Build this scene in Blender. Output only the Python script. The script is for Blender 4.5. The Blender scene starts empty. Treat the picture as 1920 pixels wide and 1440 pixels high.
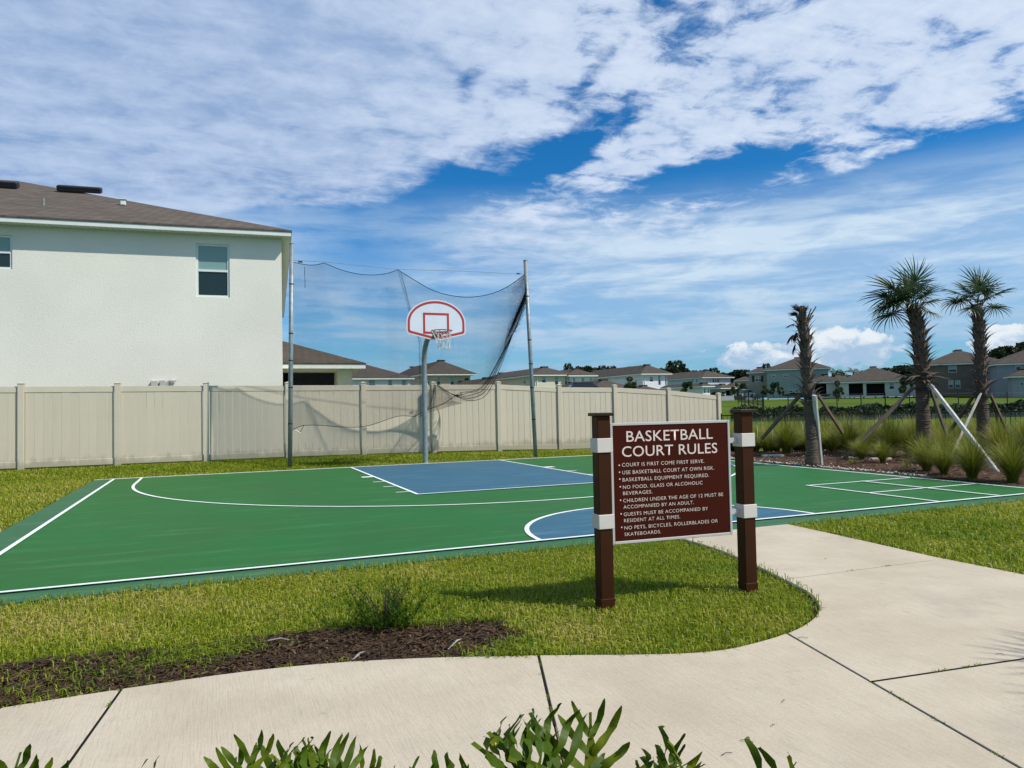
import bpy, math, random
import numpy as np
from mathutils import Vector, Matrix, Euler
random.seed(7); RNG = np.random.default_rng(7)
scene = bpy.context.scene
COL = scene.collection

# ------------------------------------------------------------------ camera
CP = [1366.13, 0.0312, -0.0200, 0.3872, 1.3235, -4.7030, -16.929]
def _cam():
    f, pi, ro, ya = CP[:4]
    F = np.array([math.sin(ya)*math.cos(pi), math.cos(ya)*math.cos(pi), math.sin(pi)])
    R = np.array([math.cos(ya), -math.sin(ya), 0.]); U = np.cross(R, F)
    return F, math.cos(ro)*R+math.sin(ro)*U, -math.sin(ro)*R+math.cos(ro)*U
CF, CR, CU = _cam(); CC = np.array([CP[5], CP[6], CP[4]])
cd = bpy.data.cameras.new('camera'); cam = bpy.data.objects.new('camera', cd); COL.objects.link(cam)
cam.matrix_world = Matrix(((CR[0], CU[0], -CF[0], CC[0]), (CR[1], CU[1], -CF[1], CC[1]), (CR[2], CU[2], -CF[2], CC[2]), (0, 0, 0, 1)))
cd.sensor_width = 36; cd.lens = 36*CP[0]/1920; cd.clip_start = 0.05; cd.clip_end = 6000
scene.camera = cam
scene.view_settings.view_transform = 'Standard'; scene.view_settings.look = 'None'
scene.view_settings.exposure = 0.0; scene.view_settings.gamma = 1.0

# ------------------------------------------------------------------ sun + sky
SUN_ELEV = math.radians(48); SUNH = np.array([.728, -.686])
S = Vector((SUNH[0]*math.cos(SUN_ELEV), SUNH[1]*math.cos(SUN_ELEV), math.sin(SUN_ELEV)))
sl = bpy.data.lights.new('sun', 'SUN'); sl.energy = 4.6; sl.angle = math.radians(.53); sl.color = (1, .955, .88)
so = bpy.data.objects.new('sun', sl); COL.objects.link(so); so.location = S*50
so.rotation_euler = (-S).to_track_quat('-Z', 'Y').to_euler()

class NT:
    """small helper for node graphs"""
    def __init__(s, tree): s.t = tree; s.n = tree.nodes; s.l = tree.links
    def add(s, typ, ins=None, **kw):
        n = s.n.new(typ)
        for k, v in kw.items(): setattr(n, k, v)
        if ins:
            for k, v in ins.items():
                sock = n.inputs[k]
                if isinstance(v, bpy.types.NodeSocket): s.l.new(v, sock)
                else: sock.default_value = v
        return n
    def m(s, op, a, b=0., c=None):
        ins = {0: a, 1: b}
        if c is not None: ins[2] = c
        return s.add('ShaderNodeMath', ins, operation=op).outputs[0]
    def mix(s, f, a, b, typ='MIX'):
        return s.add('ShaderNodeMixRGB', {0: f, 1: a, 2: b}, blend_type=typ).outputs[0]
    def ramp(s, f, lo, hi, smooth=True):
        n = s.add('ShaderNodeMapRange', {0: f, 1: lo, 2: hi, 3: 0., 4: 1.})
        if smooth: n.interpolation_type = 'SMOOTHSTEP'
        return n.outputs[0]
    def noise(s, vec, scale, detail=4, rough=.5, dist=0.):
        return s.add('ShaderNodeTexNoise', {'Vector': vec, 'Scale': scale, 'Detail': detail, 'Roughness': rough, 'Distortion': dist}).outputs[0]
    def mapv(s, vec, scale=(1, 1, 1), rot=(0, 0, 0), loc=(0, 0, 0)):
        return s.add('ShaderNodeMapping', {'Vector': vec, 'Scale': scale, 'Rotation': rot, 'Location': loc}).outputs[0]

world = bpy.data.worlds.new('World'); scene.world = world; world.use_nodes = True
W = NT(world.node_tree); W.n.clear()
sky = W.add('ShaderNodeTexSky', sky_type='NISHITA', sun_disc=False)
sky.sun_elevation = SUN_ELEV; sky.sun_rotation = math.atan2(SUNH[0], SUNH[1]) ; sky.air_density = 1.0; sky.dust_density = .4; sky.ozone_density = 2.2
tc = W.add('ShaderNodeTexCoord').outputs['Generated']
sep = W.add('ShaderNodeSeparateXYZ', {0: tc}); dx, dy, dz = sep.outputs
az = W.m('MULTIPLY', W.m('ARCTAN2', dx, dy), 180/math.pi)          # degrees, 0 = +y, + towards +x
el = W.m('MULTIPLY', W.m('ARCSINE', dz), 180/math.pi)
# plane of a high cloud sheet seen in perspective
den = W.m('ADD', W.m('MAXIMUM', dz, 0.), .10)
pl = W.add('ShaderNodeCombineXYZ', {0: W.m('DIVIDE', dx, den), 1: W.m('DIVIDE', dy, den), 2: 0.}).outputs[0]
def blob(a, e, ra, re, rot=0.):
    c, s_ = math.cos(math.radians(rot)), math.sin(math.radians(rot))
    u = W.m('SUBTRACT', az, a); v = W.m('SUBTRACT', el, e)
    p = W.m('DIVIDE', W.m('ADD', W.m('MULTIPLY', u, c), W.m('MULTIPLY', v, s_)), ra)
    q = W.m('DIVIDE', W.m('ADD', W.m('MULTIPLY', u, -s_), W.m('MULTIPLY', v, c)), re)
    r2 = W.m('ADD', W.m('MULTIPLY', p, p), W.m('MULTIPLY', q, q))
    return W.m('POWER', 2.718, W.m('MULTIPLY', r2, -1.))
def azel(px, py):
    d = CF+CR*(px-960)/CP[0]-CU*(py-720)/CP[0]; d = d/np.linalg.norm(d)
    return math.degrees(math.atan2(d[0], d[1])), math.degrees(math.asin(d[2]))
def pblob(px, py, rx, ry, rot=0.):
    a, e = azel(px, py); k = 24.0
    return blob(a, e, rx/k, ry/k, rot)
big = W.noise(W.mapv(pl, (1, 1, 1), (0, 0, 0), (3.1, 1.7, 0)), .9, 5, .55, .3)
rotp = W.mapv(pl, (.55, 1.9, 1), (0, 0, math.radians(-62)))
med = W.noise(rotp, 2.6, 8, .62, .25)
fine = W.noise(W.mapv(pl, (1, 1, 1), (0, 0, .4)), 9., 7, .62, .3)
streak = W.noise(W.mapv(tc, (2.2, 2.2, 26.)), 1.7, 7, .58, .35)
cov = W.m('ADD', W.m('MULTIPLY', W.m('SUBTRACT', big, .5), .9), W.m('MULTIPLY', W.m('SUBTRACT', med, .5), 1.15))
cov = W.m('ADD', cov, W.m('MULTIPLY', W.m('SUBTRACT', fine, .5), W.m('ADD', .7, W.m('MULTIPLY', W.ramp(az, 5., 40.), 1.1))))
base = W.m('ADD', cov, .74)
def sub(x, w): return W.m('SUBTRACT', base, W.m('MULTIPLY', x, w))
# openings in the cloud sheet, and the thick part of it
for (px, py, rx, ry, rot, w) in [(1060, 285, 120, 34, 25, 1.15), (1370, 318, 200, 30, 8, 1.1), (1720, 345, 250, 58, 10, 1.5), (1430, 215, 50, 24, 50, .45),
                                 (870, 175, 30, 75, -20, .45), (700, 215, 60, 26, 0, .35), (540, 255, 50, 22, 0, .25), (1500, 60, 150, 22, 35, .22), (1120, 130, 90, 14, 40, .3), (1600, 180, 120, 12, 20, .25),
                                 (660, 455, 160, 56, 8, 1.5), (480, 400, 60, 14, 0, .6), (900, 330, 150, 50, 30, .55), (1230, 190, 150, 22, 30, .3), (780, 395, 110, 36, 40, .5)]:
    base = sub(pblob(px, py, rx, ry, rot), w)
for (px, py, rx, ry, rot, w) in [(200, 100, 620, 260, 0, .75), (900, 100, 250, 130, 0, .35), (1230, 260, 140, 55, 15, .5), (1560, 230, 190, 50, 5, .45), (1700, 90, 300, 130, 0, .5), (1400, 130, 200, 60, 20, .45)]:
    base = sub(pblob(px, py, rx, ry, rot), -w)
dens = W.ramp(base, .38, 1.05)
hi_band = W.ramp(el, 9., 15.)
dap = W.m('SUBTRACT', 1., W.m('MULTIPLY', W.ramp(W.m('ADD', W.m('MULTIPLY', fine, .6), W.m('MULTIPLY', med, .4)), .50, .34), W.m('ADD', .06, W.m('MULTIPLY', W.ramp(az, 8., 34.), .62))))
dens = W.m('MULTIPLY', W.m('MULTIPLY', dens, dap), hi_band)
# thin veil lower down, in long streaks
streak2 = W.noise(W.mapv(tc, (3.2, 3.2, 15.), (0, .06, 0), (1, 4, 2)), 2.6, 8, .62, .5)
veil = W.ramp(W.m('ADD', W.m('ADD', W.m('MULTIPLY', streak, .5), W.m('MULTIPLY', streak2, .6)), W.m('MULTIPLY', W.m('SUBTRACT', big, .5), .45)), .42, .70)
low = W.m('MULTIPLY', W.ramp(el, 17.5, 12.), W.ramp(el, -6., 1.))
veil = W.m('MULTIPLY', W.m('MULTIPLY', W.m('ADD', W.m('MULTIPLY', veil, .62), W.m('ADD', .20, W.m('MULTIPLY', W.m('MULTIPLY', W.ramp(az, 8., 36.), W.ramp(el, 1.5, 6.)), .26))), low), W.m('SUBTRACT', 1., W.m('MULTIPLY', pblob(680, 480, 170, 60), .8)))
# cumulus near the horizon on the right
a0, e0 = azel(1500, 672)
cumn = W.noise(W.mapv(tc, (1, 1, 1.6)), 26., 7, .6, .2)
cumshape = W.m('ADD', pblob(1400, 672, 80, 24), W.m('ADD', pblob(1600, 655, 95, 38), W.m('ADD', pblob(1890, 640, 55, 30), W.m('MULTIPLY', pblob(1500, 650, 60, 20), .5))))
cum = W.ramp(W.m('ADD', W.m('MULTIPLY', cumshape, 1.15), W.m('MULTIPLY', W.m('SUBTRACT', cumn, .5), 2.5)), .46, .66)
# clear-sky colour: the Nishita sky, deepened as the phone camera renders it
skyc = W.mix(1., sky.outputs[0], (.46, .86, 1.20, 1), 'MULTIPLY')
skyc = W.add('ShaderNodeHueSaturation', {'Hue': .5, 'Saturation': 1.12, 'Value': 1., 'Fac': 1., 'Color': skyc}).outputs[0]
K = 10.   # cloud radiances below are divided by the background strength
bright = W.ramp(W.m('ADD', W.m('MULTIPLY', med, .6), W.m('MULTIPLY', fine, .5)), .38, .72)
east = W.ramp(az, -6., 42.)
grey = W.mix(east, (.30*K, .43*K, .67*K, 1), (.48*K, .61*K, .83*K, 1))
white = W.mix(east, (.52*K, .64*K, .85*K, 1), (.74*K, .83*K, .97*K, 1))
cloudc = W.mix(bright, grey, white)
veilc = W.mix(W.ramp(el, 1., 11.), (.34*K, .53*K, .74*K, 1), (.60*K, .75*K, .90*K, 1))
c1 = W.mix(veil, skyc, veilc)
c2 = W.mix(W.m('MULTIPLY', dens, .93), c1, cloudc)
cumc = W.mix(W.ramp(W.m('ADD', cumn, W.m('MULTIPLY', W.m('SUBTRACT', el, 3.2), .1)), .45, .7), (.40*K, .56*K, .76*K, 1), (.86*K, .91*K, .95*K, 1))
c3 = W.mix(W.m('MULTIPLY', W.m('MULTIPLY', cum, .9), W.ramp(cumshape, .12, .35)), c2, cumc)
bg = W.add('ShaderNodeBackground', {'Color': c3, 'Strength': .1})
W.l.new(bg.outputs[0], W.add('ShaderNodeOutputWorld').inputs[0])

# ------------------------------------------------------------------ helpers
def ray(px, py): return CF+CR*(px-960)/CP[0]-CU*(py-720)/CP[0]
def G(px, py, z=0.):
    d = ray(px, py); return CC+(z-CC[2])/d[2]*d
def P(px, py, depth): return CC+ray(px, py)*depth
def VP(px, py, q, n):
    d = ray(px, py); n = np.array([n[0], n[1], 0.]); return CC+((np.array([q[0], q[1], 0])-CC)@n)/(d@n)*d
RNX, RNY = CR[0]/np.hypot(*CR[:2]), CR[1]/np.hypot(*CR[:2])
def ld(x, y):
    ax, ay = x-CC[0], y-CC[1]; return ax*RNX+ay*RNY, -ax*RNY+ay*RNX   # lateral, depth

ORD = ['first', 'second', 'third', 'fourth', 'fifth', 'sixth', 'seventh', 'eighth', 'ninth', 'tenth', 'eleventh', 'twelfth', 'thirteenth', 'fourteenth', 'fifteenth', 'sixteenth', 'seventeenth', 'eighteenth', 'nineteenth', 'twentieth', 'twenty first', 'twenty second', 'twenty third']
def tag(o, label=None, cat=None, group=None, kind=None):
    if label: o['label'] = label
    if cat: o['category'] = cat
    if group: o['group'] = group
    if kind: o['kind'] = kind
    return o
def empty(name, loc=(0, 0, 0), rz=0.):
    o = bpy.data.objects.new(name, None); COL.objects.link(o); o.location = loc; o.rotation_euler = (0, 0, rz); o.empty_display_size = .2; return o
def link(name, mesh, parent=None, loc=(0, 0, 0), rot=(0, 0, 0), scale=(1, 1, 1)):
    o = bpy.data.objects.new(name, mesh); COL.objects.link(o); o.location = loc; o.rotation_euler = rot; o.scale = scale
    if parent: o.parent = parent
    return o
def copy_tree(o, parent=None):
    c = o.copy(); COL.objects.link(c)
    if parent: c.parent = parent
    for ch in o.children: copy_tree(ch, c)
    return c

class MB:
    def __init__(s): s.v = []; s.f = []
    def poly(s, pts):
        n = len(s.v); s.v += [tuple(map(float, p)) for p in pts]; s.f.append(tuple(range(n, n+len(pts))))
    def box(s, x0, x1, y0, y1, z0, z1, bev=0.):
        n = len(s.v)
        if bev:
            b = bev
            for z, i in ((z0, b), (z0+b, 0), (z1-b, 0), (z1, b)):
                s.v += [(x0+i, y0+b, z), (x0+b, y0+i, z), (x1-b, y0+i, z), (x1-i, y0+b, z), (x1-i, y1-b, z), (x1-b, y1-i, z), (x0+b, y1-i, z), (x0+i, y1-b, z)]
            s.f.append(tuple(n+7-k for k in range(8))); s.f.append(tuple(n+24+k for k in range(8)))
            for r in range(3):
                for k in range(8):
                    s.f.append((n+r*8+k, n+r*8+(k+1) % 8, n+r*8+8+(k+1) % 8, n+r*8+8+k))
            return s
        s.v += [(x0, y0, z0), (x1, y0, z0), (x1, y1, z0), (x0, y1, z0), (x0, y0, z1), (x1, y0, z1), (x1, y1, z1), (x0, y1, z1)]
        s.f += [(n+3, n+2, n+1, n), (n+4, n+5, n+6, n+7), (n, n+1, n+5, n+4), (n+1, n+2, n+6, n+5), (n+2, n+3, n+7, n+6), (n+3, n, n+4, n+7)]
        return s
    def tube(s, pts, r, seg=8, caps=True):
        pts = [Vector(p) for p in pts]; n0 = len(s.v); rr = r if hasattr(r, '__len__') else [r]*len(pts)
        up = Vector((0, 0, 1))
        t0 = (pts[1]-pts[0]).normalized()
        a = t0.orthogonal().normalized() if abs(t0.dot(up)) > .95 else t0.cross(up).normalized()
        for i, p in enumerate(pts):
            t = (pts[min(i+1, len(pts)-1)]-pts[max(i-1, 0)]).normalized()
            a = (a-t*a.dot(t)).normalized(); b = t.cross(a)
            for k in range(seg):
                th = 2*math.pi*k/seg; s.v.append(tuple(p+(a*math.cos(th)+b*math.sin(th))*rr[i]))
        for i in range(len(pts)-1):
            for k in range(seg):
                s.f.append((n0+i*seg+k, n0+i*seg+(k+1) % seg, n0+(i+1)*seg+(k+1) % seg, n0+(i+1)*seg+k))
        if caps:
            s.f.append(tuple(n0+seg-1-k for k in range(seg))); s.f.append(tuple(n0+(len(pts)-1)*seg+k for k in range(seg)))
        return s
    def prism(s, poly, h0, h1, axis='z'):
        n = len(s.v); m = len(poly)
        for h in (h0, h1):
            for (a, b) in poly: s.v.append((a, b, h) if axis == 'z' else (a, h, b))
        s.f.append(tuple(n+m-1-k for k in range(m))); s.f.append(tuple(n+m+k for k in range(m)))
        for k in range(m): s.f.append((n+k, n+(k+1) % m, n+m+(k+1) % m, n+m+k))
        return s
    def xf(s, M):
        s.v = [tuple(M @ Vector(v)) for v in s.v]; return s
    def mesh(s, name, mat, smooth=False):
        me = bpy.data.meshes.new(name); me.from_pydata(s.v, [], s.f); me.materials.append(mat)
        if smooth: me.shade_smooth()
        me.update(); return me
    def build(s, name, mat, parent=None, smooth=False, **kw):
        return link(name, s.mesh(name, mat, smooth), parent, **kw)

def fast_mesh(name, verts, faces, mat, tint=None):
    me = bpy.data.meshes.new(name); nf, k = faces.shape
    me.vertices.add(len(verts)); me.vertices.foreach_set('co', verts.astype(np.float32).ravel())
    me.loops.add(nf*k); me.loops.foreach_set('vertex_index', faces.astype(np.int32).ravel())
    me.polygons.add(nf); me.polygons.foreach_set('loop_start', np.arange(0, nf*k, k, dtype=np.int32))
    me.update(calc_edges=True); me.materials.append(mat)
    if tint is not None:
        at = me.attributes.new('tint', 'FLOAT', 'POINT'); at.data.foreach_set('value', tint.astype(np.float32))
    return me

# ------------------------------------------------------------------ materials
def mat(name, col, rough=.7, spec=.3, metal=0., n=None, bump=None, vary=.12, vscale=3., coords='Object', rnd=0.):
    """procedural: colour varied by noise, optional bump (scale, strength, distance)"""
    m = bpy.data.materials.new(name); m.use_nodes = True; T = NT(m.node_tree); T.n.clear()
    co = T.add('ShaderNodeTexCoord').outputs[coords]
    nz = T.noise(co, vscale, 6, .6)
    dark = tuple(c*(1-vary) for c in col)+(1,); lite = tuple(min(1, c*(1+vary)) for c in col)+(1,)
    c = T.mix(T.ramp(nz, .3, .7), dark, lite)
    if rnd:
        oi = T.add('ShaderNodeObjectInfo').outputs['Random']; c = T.mix(T.m('MULTIPLY', oi, rnd*2), c, tuple(x*.72 for x in col)+(1,))
    b = T.add('ShaderNodeBsdfPrincipled', {'Base Color': c, 'Roughness': rough, 'Metallic': metal, 'Specular IOR Level': spec})
    if bump:
        h = T.noise(co, bump[0], 5, .6)
        T.l.new(T.add('ShaderNodeBump', {'Height': h, 'Strength': bump[1], 'Distance': bump[2]}).outputs[0], b.inputs['Normal'])
    T.l.new(b.outputs[0], T.add('ShaderNodeOutputMaterial').inputs[0])
    return m
def leafmat(name, cols, rough=.5, trans=.3, pos=(0., .5, 1.), spec=.3):
    """colour from the per-blade 'tint' attribute"""
    m = bpy.data.materials.new(name); m.use_nodes = True; T = NT(m.node_tree); T.n.clear()
    at = T.add('ShaderNodeAttribute', attribute_name='tint')
    cr = T.add('ShaderNodeValToRGB', {0: at.outputs['Fac']}); e = cr.color_ramp.elements
    e[0].position = pos[0]; e[0].color = cols[0]+(1,); e[1].position = pos[-1]; e[1].color = cols[-1]+(1,)
    for c, p in zip(cols[1:-1], pos[1:-1]): x = e.new(p); x.color = c+(1,)
    d = T.add('ShaderNodeBsdfPrincipled', {'Base Color': cr.outputs[0], 'Roughness': rough, 'Specular IOR Level': spec})
    t = T.add('ShaderNodeBsdfTranslucent', {'Color': cr.outputs[0]})
    mx = T.add('ShaderNodeMixShader', {0: trans, 1: d.outputs[0], 2: t.outputs[0]})
    T.l.new(mx.outputs[0], T.add('ShaderNodeOutputMaterial').inputs[0])
    return m

def m_concrete():
    m = bpy.data.materials.new('concrete'); m.use_nodes = True; T = NT(m.node_tree); T.n.clear()
    co = T.add('ShaderNodeTexCoord').outputs['Object']
    a = T.noise(co, 1.3, 6, .6); b = T.noise(co, 60, 4, .7); br = T.noise(T.mapv(co, (90, 3.5, 1), (0, 0, math.radians(8))), 1.5, 4, .6)
    spots = T.ramp(T.noise(T.mapv(co, loc=(4, 2, 0)), 9, 2, .5), .73, .78)
    c = T.mix(T.ramp(a, .25, .75), (.465, .39, .28, 1), (.575, .495, .37, 1))
    c = T.mix(T.m('MULTIPLY', T.ramp(b, .45, .75), .22), c, (.28, .25, .2, 1))
    c = T.mix(T.m('MULTIPLY', T.ramp(br, .42, .75), .38), c, (.30, .27, .22, 1))
    c = T.mix(T.m('MULTIPLY', spots, .3), c, (.25, .22, .18, 1))
    st = T.ramp(T.noise(T.mapv(co, (.7, .7, 1), loc=(7, 1, 0)), 1.6, 5, .65), .55, .75)
    c = T.mix(T.m('MULTIPLY', st, .45), c, (.31, .285, .24, 1))
    s3 = T.ramp(T.noise(T.mapv(co, loc=(2, 9, 0)), 5.5, 6, .7, .5), .58, .72)
    c = T.mix(T.m('MULTIPLY', s3, .25), c, (.27, .25, .21, 1))
    h = T.m('ADD', T.m('MULTIPLY', b, .6), T.m('MULTIPLY', br, .8))
    p = T.add('ShaderNodeBsdfPrincipled', {'Base Color': c, 'Roughness': .85, 'Specular IOR Level': .25})
    T.l.new(T.add('ShaderNodeBump', {'Height': h, 'Strength': .6, 'Distance': .005}).outputs[0], p.inputs['Normal'])
    T.l.new(p.outputs[0], T.add('ShaderNodeOutputMaterial').inputs[0]); return m
def m_court(name, col, col2, scuff, samt=.5):
    m = bpy.data.materials.new(name); m.use_nodes = True; T = NT(m.node_tree); T.n.clear()
    co = T.add('ShaderNodeTexCoord').outputs['Object']
    a = T.noise(co, .7, 6, .6); s = T.noise(T.mapv(co, (.5, 3.2, 1), (0, 0, math.radians(-6))), 1.6, 8, .65, .2)
    s2 = T.noise(T.mapv(co, (1.1, 7, 1), (0, 0, math.radians(4)), (5, 3, 0)), 1.4, 6, .6)
    sp = T.noise(co, 14, 3, .5); g = T.noise(co, 220, 2, .6)
    c = T.mix(T.ramp(a, .3, .7), col+(1,), col2+(1,))
    c = T.mix(T.m('MULTIPLY', T.ramp(s, .48, .72), samt), c, scuff+(1,))
    c = T.mix(T.m('MULTIPLY', T.ramp(s2, .62, .76), samt*.9), c, tuple(min(1, x*1.5+.03) for x in scuff)+(1,))
    c = T.mix(T.m('MULTIPLY', T.ramp(sp, .76, .80), .35), c, (.4, .45, .4, 1))
    c = T.mix(T.m('MULTIPLY', T.ramp(g, .35, .75), .18), c, tuple(x*.6 for x in col)+(1,))
    p = T.add('ShaderNodeBsdfPrincipled', {'Base Color': c, 'Roughness': .62, 'Specular IOR Level': .22})
    T.l.new(T.add('ShaderNodeBump', {'Height': g, 'Strength': .25, 'Distance': .002}).outputs[0], p.inputs['Normal'])
    T.l.new(p.outputs[0], T.add('ShaderNodeOutputMaterial').inputs[0]); return m
def m_shingle(name, c1=(.095, .078, .064), c2=(.155, .128, .105)):
    m = bpy.data.materials.new(name); m.use_nodes = True; T = NT(m.node_tree); T.n.clear()
    co = T.add('ShaderNodeTexCoord').outputs['Object']
    sx = T.add('ShaderNodeSeparateXYZ', {0: co})
    v = T.add('ShaderNodeCombineXYZ', {0: T.m('ADD', sx.outputs[0], sx.outputs[1]), 1: T.m('MULTIPLY', sx.outputs[2], 2.7), 2: 0.}).outputs[0]
    br = T.add('ShaderNodeTexBrick', {'Vector': v, 'Color1': c1+(1,), 'Color2': c2+(1,), 'Mortar': tuple(x*.45 for x in c1)+(1,), 'Scale': 1., 'Mortar Size': .012, 'Mortar Smooth': .3, 'Brick Width': .3, 'Row Height': .14})
    nz = T.noise(T.mapv(v, (2.5, 9, 1)), 1.5, 5, .7)
    c = T.mix(T.m('MULTIPLY', T.ramp(nz, .35, .7), .45), br.outputs[0], tuple(x*1.5 for x in c1)+(1,))
    c = T.mix(T.m('MULTIPLY', T.ramp(T.noise(co, .8, 4), .4, .7), .25), c, tuple(x*.7 for x in c1)+(1,))
    p = T.add('ShaderNodeBsdfPrincipled', {'Base Color': c, 'Roughness': .95, 'Specular IOR Level': .1})
    T.l.new(T.add('ShaderNodeBump', {'Height': br.outputs[1], 'Strength': .5, 'Distance': -.01}).outputs[0], p.inputs['Normal'])
    T.l.new(p.outputs[0], T.add('ShaderNodeOutputMaterial').inputs[0]); return m
def m_stucco(name, col, amt=.6, vary=.05):
    m = bpy.data.materials.new(name); m.use_nodes = True; T = NT(m.node_tree); T.n.clear()
    co = T.add('ShaderNodeTexCoord').outputs['Object']
    h = T.noise(T.mapv(co, (1, 1, 1.3), (0, .5, 0)), 24, 6, .66, .5); h2 = T.noise(co, 40, 4, .6)
    hh = T.m('ADD', T.ramp(h, .4, .62), T.m('MULTIPLY', h2, .4))
    a = T.noise(co, .35, 3, .5)
    c = T.mix(T.ramp(a, .3, .7), tuple(x*(1-vary) for x in col)+(1,), tuple(min(1, x*(1+vary)) for x in col)+(1,))
    p = T.add('ShaderNodeBsdfPrincipled', {'Base Color': c, 'Roughness': .9, 'Specular IOR Level': .15})
    T.l.new(T.add('ShaderNodeBump', {'Height': hh, 'Strength': amt, 'Distance': .012}).outputs[0], p.inputs['Normal'])
    T.l.new(p.outputs[0], T.add('ShaderNodeOutputMaterial').inputs[0]); return m
def m_ground():
    m = bpy.data.materials.new('lawn_ground'); m.use_nodes = True; T = NT(m.node_tree); T.n.clear()
    co = T.add('ShaderNodeTexCoord').outputs['Object']
    a = T.noise(co, .12, 6, .6); b = T.noise(co, 3, 5, .7); d = T.noise(co, 40, 4, .7)
    c = T.mix(T.ramp(a, .35, .65), (.055, .105, .006, 1), (.095, .14, .009, 1))
    c = T.mix(T.m('MULTIPLY', T.ramp(b, .4, .7), .4), c, (.12, .135, .015, 1))
    c = T.mix(T.m('MULTIPLY', T.ramp(d, .4, .7), .5), c, (.045, .07, .008, 1))
    p = T.add('ShaderNodeBsdfPrincipled', {'Base Color': c, 'Roughness': .95, 'Specular IOR Level': .1})
    T.l.new(T.add('ShaderNodeBump', {'Height': d, 'Strength': .6, 'Distance': .03}).outputs[0], p.inputs['Normal'])
    T.l.new(p.outputs[0], T.add('ShaderNodeOutputMaterial').inputs[0]); return m
def m_mulch(name, c1, c2):
    m = bpy.data.materials.new(name); m.use_nodes = True; T = NT(m.node_tree); T.n.clear()
    co = T.add('ShaderNodeTexCoord').outputs['Object']
    v = T.add('ShaderNodeTexVoronoi', {'Vector': T.mapv(co, (1, 2.6, 1), (0, 0, .3)), 'Scale': 26.}); n = T.noise(co, 9, 6, .7)
    c = T.mix(v.outputs['Color'], c1+(1,), c2+(1,)); c = T.mix(T.m('MULTIPLY', T.ramp(n, .4, .6), .7), c, tuple(x*.4 for x in c1)+(1,))
    p = T.add('ShaderNodeBsdfPrincipled', {'Base Color': c, 'Roughness': .95, 'Specular IOR Level': .1})
    T.l.new(T.add('ShaderNodeBump', {'Height': v.outputs['Distance'], 'Strength': .9, 'Distance': .02}).outputs[0], p.inputs['Normal'])
    T.l.new(p.outputs[0], T.add('ShaderNodeOutputMaterial').inputs[0]); return m
def m_glass(name, tint=(.03, .05, .06), rough=.06):
    m = bpy.data.materials.new(name); m.use_nodes = True; T = NT(m.node_tree); T.n.clear()
    co = T.add('ShaderNodeTexCoord').outputs['Object']
    n = T.noise(co, 2., 2, .5)
    p = T.add('ShaderNodeBsdfPrincipled', {'Base Color': tint+(1,), 'Roughness': rough, 'Specular IOR Level': .5})
    T.l.new(T.add('ShaderNodeBump', {'Height': n, 'Strength': .05, 'Distance': .02}).outputs[0], p.inputs['Normal'])
    T.l.new(p.outputs[0], T.add('ShaderNodeOutputMaterial').inputs[0]); return m
def m_wood(name, col, stretch=(14, 14, 1.2)):
    m = bpy.data.materials.new(name); m.use_nodes = True; T = NT(m.node_tree); T.n.clear()
    co = T.add('ShaderNodeTexCoord').outputs['Object']
    n = T.noise(T.mapv(co, stretch), 3., 6, .65, .4)
    c = T.mix(T.ramp(n, .3, .7), tuple(x*.62 for x in col)+(1,), tuple(min(1, x*1.2) for x in col)+(1,))
    p = T.add('ShaderNodeBsdfPrincipled', {'Base Color': c, 'Roughness': .85, 'Specular IOR Level': .15})
    T.l.new(T.add('ShaderNodeBump', {'Height': n, 'Strength': .4, 'Distance': .006}).outputs[0], p.inputs['Normal'])
    T.l.new(p.outputs[0], T.add('ShaderNodeOutputMaterial').inputs[0]); return m

M = {}
M['concrete'] = m_concrete()
M['ground'] = m_ground()
M['green'] = m_court('court_green', (.013, .132, .022), (.022, .115, .019), (.06, .20, .07), .5)
M['border'] = m_court('court_border_green', (.030, .13, .052), (.042, .125, .055), (.09, .19, .10), .6)
M['blue'] = m_court('court_blue', (.030, .112, .178), (.038, .122, .172), (.11, .23, .30), .5)
M['line'] = mat('court_line_paint', (.80, .84, .80), .6, .3, vary=.06, vscale=5, bump=(200, .2, .002))
M['slab_edge'] = mat('slab_edge_concrete', (.42, .40, .34), .9, vary=.2, vscale=8, bump=(60, .4, .004))
M['vinyl'] = mat('tan_vinyl', (.585, .52, .395), .4, .4, vary=.05, vscale=1.2, rnd=.10)
def add_dirt(m):
    T = NT(m.node_tree); p = next(n for n in T.n if n.type == 'BSDF_PRINCIPLED'); src = p.inputs['Base Color'].links[0].from_socket
    pos = T.add('ShaderNodeNewGeometry').outputs['Position']; z = T.add('ShaderNodeSeparateXYZ', {0: pos}).outputs[2]
    n = T.noise(T.mapv(pos, (3., 3., .9)), 2., 6, .7); lo = T.ramp(T.m('SUBTRACT', z, T.m('MULTIPLY', n, .55)), .12, -.08)
    st = T.ramp(T.noise(T.mapv(pos, (9., 9., .35), loc=(3, 0, 0)), 1.2, 5, .6), .58, .75)
    c = T.mix(T.m('MULTIPLY', lo, .5), src, (.20, .19, .11, 1)); c = T.mix(T.m('MULTIPLY', st, .16), c, (.27, .25, .19, 1))
    T.l.new(c, p.inputs['Base Color'])
add_dirt(M['vinyl'])
M['stucco'] = m_stucco('pale_stucco', (.765, .745, .645), .2)
M['trim'] = mat('white_trim', (.70, .73, .68), .5, .3, vary=.04)
M['shingle'] = m_shingle('brown_shingles')
M['shingle_far'] = m_shingle('grey_brown_shingles', (.075, .062, .050), (.105, .088, .072))
M['glass'] = m_glass('dark_glass', (.012, .028, .026), .1); M['glass_blind'] = m_glass('glass_over_blind', (.20, .33, .31), .15)
M['screen'] = mat('dark_screen', (.012, .012, .012), .9, .1)
M['black'] = mat('black_plastic', (.012, .012, .014), .5, .4)
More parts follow.
